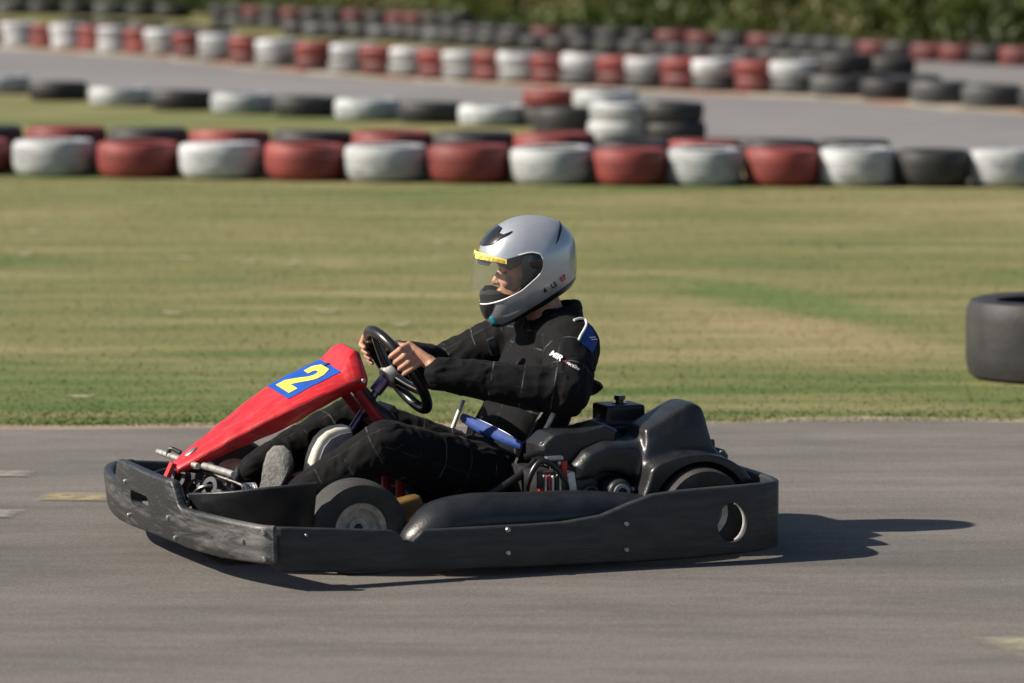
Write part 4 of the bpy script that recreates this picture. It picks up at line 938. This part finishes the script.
# bones of the suit: (p0, p1, r0, r1)
sh_n = (-.262, .190, .560); el_n = (-.192, .320, .446); wr_n = (.128, .184, .498)
sh_f = (-.258, -.185, .566); el_f = (-.045, -.285, .455); wr_f = (.140, -.172, .512)
hp_n = (-.10, .115, .165); kn_n = (.315, .255, .310); an_n = (.530, .165, .180)
hp_f = (-.10, -.115, .165); kn_f = (.262, -.170, .328); an_f = (.575, -.125, .212)
LIMBS = [[sh_n, el_n, wr_n], [sh_f, el_f, wr_f], [hp_n, kn_n, an_n], [hp_f, kn_f, an_f], [(-.13, 0, .15), (-.20, 0, .33), (-.28, 0, .56), (-.26, 0, .66)]]
tors = [(-.09, .07, .10, .15), (-.10, .12, .13, .175), (-.13, .20, .130, .178), (-.185, .32, .118, .172), (-.243, .45, .122, .182), (-.275, .53, .118, .188), (-.285, .565, .098, .155), (-.278, .590, .082, .108), (-.275, .615, .070, .080)]
def torso(mb, k=1.0, n=32):
    ang = np.linspace(0, 2 * math.pi, n, endpoint=False)
    mb.rings([[(u + ru * k * math.copysign(abs(math.cos(a)) ** .9, math.cos(a)), rv * k * math.copysign(abs(math.sin(a)) ** .85, math.sin(a)), z) for a in ang] for u, z, ru, rv in tors])
def hand(mb, side, th):
    P = rimp(th); O_ = math.cos(th) * E_ + math.sin(th) * Lv; N_ = -Cc; T_ = -math.sin(th) * E_ + math.cos(th) * Lv
    if T_[2] < 0: T_ = -T_
    W = P + N_ * .050 + O_ * .036 - T_ * .055
    def at(phi, r, t): return P + r * (math.cos(R(phi)) * N_ + math.sin(R(phi)) * O_) + T_ * t
    off = [.031, .010, -.011, -.030]; ln = [1.0, 1.05, 1.0, .88]; rad = [.0092, .0095, .0090, .0080]
    for i in range(4):
        dr = random.uniform(-4, 4)
        m_ = at(24 + dr, .038 * (.96 + .04 * ln[i]), off[i]); p_ = at(88 + dr, .0355 * ln[i] ** .5, off[i] + .002); d_ = at(150 + dr, .0265, off[i] + .003); t_ = at(200 + dr, .0240, off[i] + .004)
        mb.capsule(W + T_ * off[i] * .55, m_, .0135, .0112, 14); mb.capsule(m_, p_, rad[i] * 1.14, rad[i], 14); mb.capsule(p_, d_, rad[i], rad[i] * .92, 14); mb.capsule(d_, t_, rad[i] * .92, rad[i] * .80, 14)
        mb.ellipsoid(m_, rad[i] * 1.22, rad[i] * 1.22, rad[i] * 1.22, n=12); mb.ellipsoid(p_, rad[i] * 1.12, rad[i] * 1.12, rad[i] * 1.12, n=12)
    b0 = W + T_ * .012 + N_ * .004 - O_ * .004; b1 = P + N_ * .032 - O_ * .006 + T_ * .030; b2 = P + N_ * .016 - O_ * .024 + T_ * .050; b3 = P - N_ * .006 - O_ * .026 + T_ * .060
    mb.capsule(b0, b1, .0150, .0120, 14); mb.capsule(b1, b2, .0112, .0102, 14); mb.capsule(b2, b3, .0102, .0088, 14)
    mb.capsule(W, W + (b1 - W) * .5, .018, .012, 14)
    return W
def body():
    mb = MB(); torso(mb, .84, 28)
    W1 = hand(mb, 1, R(71)); W2 = hand(mb, -1, R(-68))
    for (s, e, w_), W in ((LIMBS[0], W1), (LIMBS[1], W2)):
        mb.capsule(s, e, .048, .040); mb.capsule(e, w_, .040, .027); mb.capsule(w_, W, .026, .021)
    for h, k, a in LIMBS[2:4]: mb.capsule(h, k, .070, .050); mb.capsule(k, a, .050, .034)
    # neck, skull and face
    nb = np.array([-.272, 0, .60]); mb.capsule(nb, HP(-.028, 0, -.07), .056, .054)
    rot = np.c_[HF, HL, HZ]; HP0 = HP
    def HPf(a, l, c): return HP0(a - .008, l, c)
    HP_ = HPf
    mb.ellipsoid(HP_(-.006, 0, .022), .092, .073, .098, rot, 28); mb.ellipsoid(HP_(.030, 0, -.042), .056, .056, .080, rot, 28)
    mb.ellipsoid(HP_(.060, 0, -.098), .022, .026, .020, rot); mb.capsule(HP_(.080, 0, -.010), HP_(.0955, 0, -.040), .0085, .0115)
    mb.ellipsoid(HP_(.088, .0095, -.043), .010, .008, .007, rot, 12); mb.ellipsoid(HP_(.088, -.0095, -.043), .010, .008, .007, rot, 12)
    mb.ellipsoid(HP_(.082, 0, -.066), .010, .021, .0055, rot, 14); mb.ellipsoid(HP_(.080, 0, -.075), .010, .019, .006, rot, 14)
    for s in (1, -1):
        mb.capsule(HP_(.079, .012 * s, .006), HP_(.066, .046 * s, .004), .0100, .0095, 12); mb.ellipsoid(HP_(.062, .036 * s, -.040), .020, .020, .020, rot, 14)
        mb.ellipsoid(HP_(-.010, .076 * s, -.020), .018, .009, .030, rot, 14)
    b = remesh(mb, 'body', M['skin'], .0030, 3, .5, person, PO); b.name = 'body'
    for s in (1, -1): MB().ellipsoid(HP(.0620, .031 * s, -.014), .0085, .0095, .0045, rot, 16).obj('eye', M['eye'], person, origin=PO)
    return W1, W2
W1, W2 = body()
def suit():
    mb = MB(); torso(mb)
    for (s, e, w_), W in ((LIMBS[0], W1), (LIMBS[1], W2)):
        s, e, w_ = map(np.array, (s, e, w_))
        mb.ellipsoid(s + np.array([0, 0, .004]), .082, .078, .074)
        mb.capsule(s, e, .082, .068, 22); mb.capsule(e, e + (w_ - e) * .45, .068, .060, 22); mb.capsule(e + (w_ - e) * .45, w_, .060, .048, 22)
        mb.capsule(w_ - (w_ - e) / np.linalg.norm(w_ - e) * .03, w_ + (np.array(W) - w_) * .15, .040, .036, 20)
    mb.capsule(LIMBS[0][0], (-.27, .08, .572), .078, .076); mb.capsule(LIMBS[1][0], (-.27, -.08, .572), .078, .076)
    for h, k, a in LIMBS[2:4]:
        mb.capsule(h, k, .100, .075, 24); mb.capsule(k, np.array(k) + (np.array(a) - k) * .5, .075, .066, 24); mb.capsule(np.array(k) + (np.array(a) - k) * .5, a, .066, .050, 24)
    # stand-up collar
    mb.lathe([(.066, -.02), (.086, -.02), (.082, .016), (.079, .030), (.067, .030), (.066, .012)], (-.286, 0, .632), (.16, 0, 1), 32, closed=True)
    ob = remesh(mb, 'racing_suit', M['suit'], .0050, 7, .5, person, PO, 60)
    me = ob.data; n = len(me.vertices); co = np.zeros(n * 3); me.vertices.foreach_get('co', co); co = co.reshape(-1, 3) + PO
    nr = np.zeros(n * 3); me.vertices.foreach_get('normal', nr); nr = nr.reshape(-1, 3)
    best = np.full(n, 1e9); al = np.zeros(n); ar = np.zeros(n); lid = np.zeros(n, int); jd = np.ones(n)
    RW = {0: 1.0, 1: 1.0, 2: .75, 3: .75, 4: .52}
    for li, L_ in enumerate(LIMBS):
        acc = 0.0
        for a, b in zip(L_[:-1], L_[1:]):
            a, b = np.array(a), np.array(b); d = b - a; ln = np.linalg.norm(d); t = np.clip(((co - a) @ d) / ln ** 2, 0, 1); pt = a + t[:, None] * d
            dist = np.linalg.norm(co - pt, axis=1) * RW[li]; m_ = dist < best
            tx = d / ln; ref = np.cross(tx, [0, 1, 0]); ref /= np.linalg.norm(ref); r2 = np.cross(tx, ref); rel = co - pt
            an = np.arctan2(rel @ r2, rel @ ref)
            best[m_] = dist[m_]; al[m_] = (acc + t * ln)[m_]; ar[m_] = an[m_]; lid[m_] = li
            acc += ln
        mid = np.array(L_[1])
        jd = np.minimum(jd, np.linalg.norm(co - mid, axis=1) / .12)
    # creases of the cloth: folds running round the limbs, stronger at the joints
    disp = np.zeros(n)
    for i in range(n):
        p = (al[i] * 26 + lid[i] * 7.3, math.cos(ar[i]) * .9 + al[i] * 5, math.sin(ar[i]) * .9)
        r1 = 1 - abs(noise.noise(p)) * 2.0
        q = (co[i][0] * 17, co[i][1] * 17, co[i][2] * 17 + lid[i] * 3)
        r2 = noise.noise(q); r3 = 1 - abs(noise.noise((p[0] * .55 + r2 * 1.6, p[1] * 1.9 + 4.2, p[2] * 1.9))) * 2.4; r1 = .55 * r1 + .45 * r3
        amp = .0046 + .0075 * max(0, 1 - jd[i])
        if co[i][2] > .648: amp *= .15
        disp[i] = amp * (r1 - .55) + .0042 * r2
    co2 = co + nr * disp[:, None] - PO; me.vertices.foreach_set('co', co2.reshape(-1))
    for nm, ar_ in (('along', al), ('around', ar)):
        at = me.attributes.new(nm, 'FLOAT', 'POINT'); at.data.foreach_set('value', ar_.astype(np.float32))
    me.update(); return ob
st_ = suit()
# knitted cuffs
# blue belt panel across the lap with pale piping
A = np.array([-.032, -.065, .349]); B = np.array([-.128, .200, .284]); dn = np.array([.55, 0.0, -.55]); nv = np.array([.55, .25, .75]); nv /= np.linalg.norm(nv)
bl = MB(); rings = []
for t in np.linspace(0, 1, 14):
    c = A + (B - A) * t + nv * .012 * math.sin(math.pi * t); hw = .008 + .031 * math.sin(math.pi * min(1, t * .86 + .12)) ** .8
    rings.append([c - dn * 0.002, c + nv * .004, c + dn * hw * .5 + nv * .005, c + dn * hw + nv * .001, c + dn * hw - nv * .012, c - nv * .012])
belt = bl.rings(rings).obj('belt_panel', M['blue_cloth'], st_, angle=70, origin=PO)
MB().tube([A + (B - A) * t + nv * (.012 * math.sin(math.pi * t) + .004) for t in np.linspace(.06, .80, 12)], .0012, 8).obj('piping', M['steel'], belt, origin=PO)
# shoulder panel, piping and sleeve lettering, laid on the cloth
stt = BVHTree.FromPolygons([v.co + Vector(PO) for v in st_.data.vertices], [tuple(p.vertices) for p in st_.data.polygons])
def SL(x, y, v=.3): # pixel of the photograph's shoulder -> side view of the suit
    return (-.253 + (583 - x) / 336.0, .617 - (y - 330) / 357.0 + (583 - x) / 336.0 * .04)
ray_n = np.array([-.358, 0.934, 0.0]); ray_n = np.array([.25, .965, .0])
def cast(u, z):
    d = np.array([-.356, -.929, -.104]); return tuple(np.array([u, .3, z]) - d * .5), tuple(d)
shp = [SL(*p) for p in ((584.5, 322), (588, 324), (592, 329), (595, 335), (597, 341), (595.5, 347), (592, 353), (588, 349), (583.5, 345), (579.5, 341), (582, 335), (584.5, 329))]
decal('shoulder_panel', [shp], cast, stt, M['blue_cloth'], st_, .0022, 3, PO)
pp = []
for p in catmull([(*SL(*q), 0) for q in ((574, 320.5), (578, 319), (582, 318.6), (585.6, 320.5), (586.3, 325), (584, 330), (581, 335), (578.3, 340.5))], 5):
    h = stt.ray_cast(*[Vector(q) for q in cast(p[0], p[1])])
    if h[0] is not None: pp.append(np.array(h[0] + h[1] * .002))
if len(pp) > 3: MB().tube(pp, .0036, 8).obj('shoulder_piping', M['print_white'], st_, origin=PO)
def on_sleeve(ox, oy, dx, dy, scale):
    L_ = math.hypot(dx, dy); tx, ty = dx / L_, dy / L_
    def f(x, y): return cast(*SL(ox + (x * tx + y * ty) * scale, oy + (x * ty - y * tx) * scale))
    return f
decal('sleeve_lettering', None, on_sleeve(549.5, 355.3, 29, 17, 7.6), stt, M['print_white'], st_, .0032, 1, PO, text_mesh('MIR', 1.0, .03, .2))
decal('sleeve_dot', [[(0, 0), (.5, 0), (.5, .5), (0, .5)]], on_sleeve(563.8, 362.2, 29, 17, 4.0), stt, M['print_red'], st_, .0018, 1, PO)
decal('sleeve_lettering', None, on_sleeve(566.4, 364.0, 29, 17, 4.2), stt, M['print_white'], st_, .0032, 1, PO, text_mesh('raceline', 1.0, .01, .2))
decal('shoulder_mark', [[(0, 0), (.2, 0), (.9, 1), (.7, 1)], [(.5, 0), (.7, 0), (1.4, 1), (1.2, 1)]], on_sleeve(588.5, 337.5, 20, 24, 5.0), stt, M['print_white'], st_, .0040, 1, PO)
MB().box((-.075, .06, .555), (.03, .02, .05), Matrix.Rotation(R(20), 3, 'Y')).obj('zip_pull', M['grip'], st_, bevel=.006, origin=PO)
# shoes
def shoe(c, n, f, sm=None):
    c, n, f = (np.array(q, float) for q in (c, n, f)); n /= np.linalg.norm(n); f -= n * (f @ n); f /= np.linalg.norm(f); w_ = np.cross(n, f)
    out = [(-.12, .025), (-.105, .034), (-.05, .034), (0, .034), (.05, .043), (.09, .042), (.115, .028), (.125, .0)]
    out = [(a * .9, b * .9) for a, b in out]; ol = [(a, b) for a, b in out] + [(a, -b) for a, b in out[::-1][1:]]
    up = MB(); up.rings([[c + f * a * k + w_ * b * k - n * d for a, b in ol] for d, k in ((.012, .97), (.03, .95), (.055, .84), (.075, .62), (.082, .3))])
    up.capsule(c - f * .07 - n * .03, c - f * .07 - n * .13, .040, .045, 18)
    s = remesh(up, 'shoe', M['shoe'], .004, 6, .5, person, PO)
    so2 = MB().rings([[c + f * a * k + w_ * b * k - n * d for a, b in ol] for d, k in ((0, .96), (.004, 1), (.014, 1), (.018, .97))]).obj('sole', sm or M['sole'], s, origin=PO, angle=60)
    return s
shoe((.612, .135, .205), (.62, .75, .22), (-.30, .0, 1.0)); shoe((.650, -.15, .115), (.95, -.3, .25), (-.1, 0, 1.0), M['shoe'])
# --- helmet
SIL = [(529.7, 214.3), (513, 217), (499, 224), (488, 233.5), (481.5, 244), (478.6, 256), (478.2, 270), (478.8, 285), (480, 299), (481.5, 308.6), (486.6, 318.8), (493.8, 325.4), (501, 326), (531.7, 314), (556, 300), (570.6, 287), (576.8, 275.8), (577.5, 262), (577, 250), (574.0, 235.5), (567, 226.5), (560.4, 220.5), (550, 216.6), (540, 214.8)]
VIS = [(529.7, 213.3), (513, 215.5), (498, 222), (486, 231.5), (479.5, 243), (475.8, 254), (474.0, 268), (473.2, 284), (474.5, 299), (477, 309), (484, 321), (493, 328), (501, 328), (531.7, 316), (556, 302), (571, 288), (578, 276), (579, 262), (578.5, 250), (575.2, 235), (568, 225.5), (561, 219.5), (550, 215.6), (540, 213.8)]
HB_ = .121
def radial(S):
    P = np.array([px(*p) for p in S]); an = np.arctan2(P[:, 1], P[:, 0]); r = np.hypot(P[:, 0], P[:, 1]); o = np.argsort(an); an = an[o]; r = r[o]
    an = np.r_[an[-4:] - 2 * math.pi, an, an[:4] + 2 * math.pi]; r = np.r_[r[-4:], r, r[:4]]
    g = np.linspace(-math.pi, math.pi, 720, endpoint=False); rr = np.interp(g, an, r)
    k = np.ones(13) / 13; rr = np.convolve(np.r_[rr[-12:], rr, rr[:12]], k, 'same')[12:-12]
    return lambda a: float(np.interp(((a + math.pi) % (2 * math.pi)) - math.pi, g, rr))
RH = radial(SIL); RV = radial(VIS)
def shell(Rf, off=0.0, nb=48, na=128, B=HB_):
    v = []; 
    bs = np.linspace(-math.pi / 2 * .985, math.pi / 2 * .985, nb); rings = []
    for b in bs:
        y = (B + off) * math.sin(b); s = (1 - abs(math.sin(b)) ** 2.35) ** (1 / 2.35)
        rings.append([HP((Rf(a) + off) * s * math.cos(a), y * (1 - .10 * max(0, math.cos(a)) * 0), (Rf(a) + off) * s * math.sin(a)) for a in np.linspace(-math.pi, math.pi, na, endpoint=False)])
    return MB().rings(rings)
def cutp(poly, l0=-.3, l1=.3):
    return MB().prism([HP(*((lambda q: (q[0], 0, q[1]))(px(*p)))) for p in poly], HL * l0, HL * l1)
def shift(mb): 
    mb.v = [tuple(np.array(p) - PO) for p in mb.v]; return mb
def solid(Rf, off, th, name, m, inner=None):
    # thick shell = outer skin + inner skin
    a = shell(Rf, off); b = shell(Rf, off - th); a.add(b.v, [q[::-1] for q in b.f], 1)
    ob = a.obj(name, [m, inner or m], None, smooth=False, origin=PO, flip=False); return ob
EYE = [(450, 303), (478, 302.5), (489, 299.6), (501, 295.3), (512, 289.8), (519.4, 285.6), (528, 278.3), (535, 271.7), (539, 266), (540.2, 261), (540, 255.5), (538.2, 251.5), (535.4, 249.6), (527.6, 248.6), (516, 251.3), (505, 254.6), (492, 253), (480, 250.5), (450, 247)]
RIM = [(440, 360), (493.5, 325.8), (501, 324), (531.7, 308), (556, 293.5), (570.6, 284), (576, 278.5), (640, 240), (640, 400), (440, 400)]
hel = solid(RH, 0, .014, 'helmet', M['silver'], M['black_matte'])
boolean(hel, shift(cutp(EYE))); boolean(hel, shift(cutp(RIM)))
shade(hel, True, 45); hel.parent = person
def patch(name, poly, off, m, th=.0035, l0=-.3, l1=.3, Rf=RH, parent=hel, ang=40):
    ob = solid(Rf, off, th, name, m); boolean(ob, shift(cutp(poly, l0, l1)), 'INTERSECT'); shade(ob, True, ang); ob.parent = parent; return ob
# inner padding
patch('padding', [(484, 244), (560, 224), (574, 250), (572, 276), (545, 296), (548, 262), (536, 240), (500, 246)], -.0145, M['black_matte'], .020)
patch('brow_pad', [(484, 246), (520, 246), (524, 252), (516, 262), (508, 266), (500, 263), (494, 259), (486, 258)], -.0145, M['black_matte'], .010)
patch('cheek_pad', [(521, 282), (541, 262), (556, 262), (560, 290), (520, 312), (505, 318), (506, 297)], -.0145, M['black_matte'], .022)
patch('breath_guard', [(478, 301), (482, 291), (488, 286.5), (496, 287), (503, 290), (509, 291), (501, 296.5), (492, 300), (482, 303)], -.004, M['black_matte'], .010)
# pale trim round the eye port
def trim(pts, w=.8):
    out = []
    for s in (1, -1):
        q = []
        for p in catmull([(*t, 0) for t in pts], 4):
            a, c = px(p[0], p[1]); an = math.atan2(c, a); r = math.hypot(a, c); k = min(.999, r / (RH(an) + .001)); y = (HB_ + .001) * (1 - k ** 2.35) ** (1 / 2.35)
            q.append(HP(a, s * y, c))
        out.append(q)
    return out
for q in trim([(480.5, 302), (489, 299.9), (501, 295.6), (512, 290.1), (519.6, 285.9), (528, 278.6), (535.3, 272), (539.4, 266.2), (540.6, 261), (540.4, 255.5), (538.5, 251.2), (535.4, 249.3), (527.6, 248.2), (516, 250.8)]):
    MB().tube(q, .0022, 8).obj('eye_port_trim', M['white_trim'], hel, origin=PO)
patch('rim_strip', [(484, 332), (493, 321), (502, 322.5), (531, 304), (556, 288.5), (571, 279.5), (578, 275.5), (582, 280), (571, 285), (557, 294.5), (532, 309), (502, 325), (494, 327)], .0016, M['grip'], .006)
patch('brow_vent', [(481, 243.5), (485, 235.5), (493, 227.5), (499, 223.5), (501, 225), (497.5, 229.5), (502, 231), (510.5, 227.6), (507, 230.4), (498.5, 235), (491, 241), (486, 242)], .0030, M['black_gloss'], .006)
patch('chin_vent', [(478, 301.5), (493, 300), (490.5, 308), (485.5, 317.5), (478, 318)], .0015, M['grip'], .004)
patch('chin_mark', [(488.5, 315), (491.5, 313.6), (496, 320.5), (493, 323)], .0016, M['cyan'], .002, .0, .3)
patch('rear_spoiler', [(560.5, 219), (561.5, 225), (557, 236), (553.5, 241), (556, 233), (558.6, 225)], .0022, M['grip'], .004)
patch('side_flash', [(502, 313), (510, 309), (519, 305.6), (514, 309.5), (506, 313)], .0014, M['white_trim'], .002, 0, .3)
# lettering on the near side of the shell
hme = hel.data; ht = BVHTree.FromPolygons([v.co + Vector(PO) for v in hme.vertices], [tuple(p.vertices) for p in hme.polygons])
def on_helmet(ox, oy, dx, dy, scale):
    L_ = math.hypot(dx, dy); tx, ty = dx / L_, dy / L_
    def f(x, y):
        a, c = px(ox + (x * tx + y * ty) * scale, oy + (x * ty - y * tx) * scale); return tuple(HP(a, .4, c)), tuple(-HL)
    return f
decal('helmet_lettering', None, on_helmet(549.5, 284.6, 12, -6.2, 6.6), ht, M['print_dark'], hel, .0012, 1, PO, text_mesh('LS', 1.0, .03, 0, 1.05))
decal('helmet_mark', [[(0, 0), (.9, 0), (.62, 1), (.45, 1)]], on_helmet(541.4, 289.0, 12, -6.2, 4.8), ht, M['print_dark'], hel, .0012, 1, PO)
decal('helmet_lettering', None, on_helmet(559.2, 278.6, 9, -6.2, 6.8), ht, M['print_red'], hel, .0012, 1, PO, text_mesh('07', 1.0, .03, 0, 1.05))
# visor: clear bowl, dark pivot, yellow top strip
vis = patch('visor', [(440, 246), (480, 249.8), (492, 252.5), (505, 254), (516, 251), (528, 250), (533, 254), (534, 262), (530, 271), (520, 281), (508, 286), (496, 289.5), (484, 291), (440, 291.5)], .0032, M['visor'], .0018, Rf=RV)
patch('visor_arm', [(521.5, 252), (529, 249.8), (536, 250.8), (540, 255), (540.3, 261), (537, 268), (529, 276.5), (521.5, 282.5), (517, 283), (519.5, 270), (519, 260)], .0005, M['visor_black'], .006, parent=vis)
patch('visor_strip', [(475.4, 248.6), (477, 249.0), (490, 251.6), (504.4, 255.0), (504.2, 259.6), (490, 257.4), (476, 255.9), (475.0, 255.7)], .0044, M['strip_yellow'], .0010, Rf=RV, parent=vis)
patch('visor_seal', [(476.5, 256.8), (490, 258.6), (487.5, 262.6), (478, 262)], -.001, M['black_matte'], .004, parent=vis)
for s in (1, -1):
    a, c = px(532.5, 257.5); k = HP(a, s * (HB_ + .0005), c)
    MB().lathe([(.001, .004), (.016, .0035), (.019, .001), (.019, -.012), (.001, -.012)], k, HL * s, 28).obj('visor_pivot', M['black_gloss'], vis, origin=PO)
vt = BVHTree.FromPolygons([v.co + Vector(PO) for o_ in vis.children if o_.name.startswith('visor_strip') for v in o_.data.vertices], [tuple(p.vertices) for o_ in vis.children if o_.name.startswith('visor_strip') for p in o_.data.polygons])
M['strip_print'] = mat('strip_print', (0.62, 0.40, 0.05), .5, var=.05)
decal('strip_lettering', None, on_helmet(477.5, 255.9, 27, 4.4, 6.0), vt, M['strip_print'], vis, .0008, 1, PO, text_mesh('ASSUMER', 1.0, .02, 0, .98))
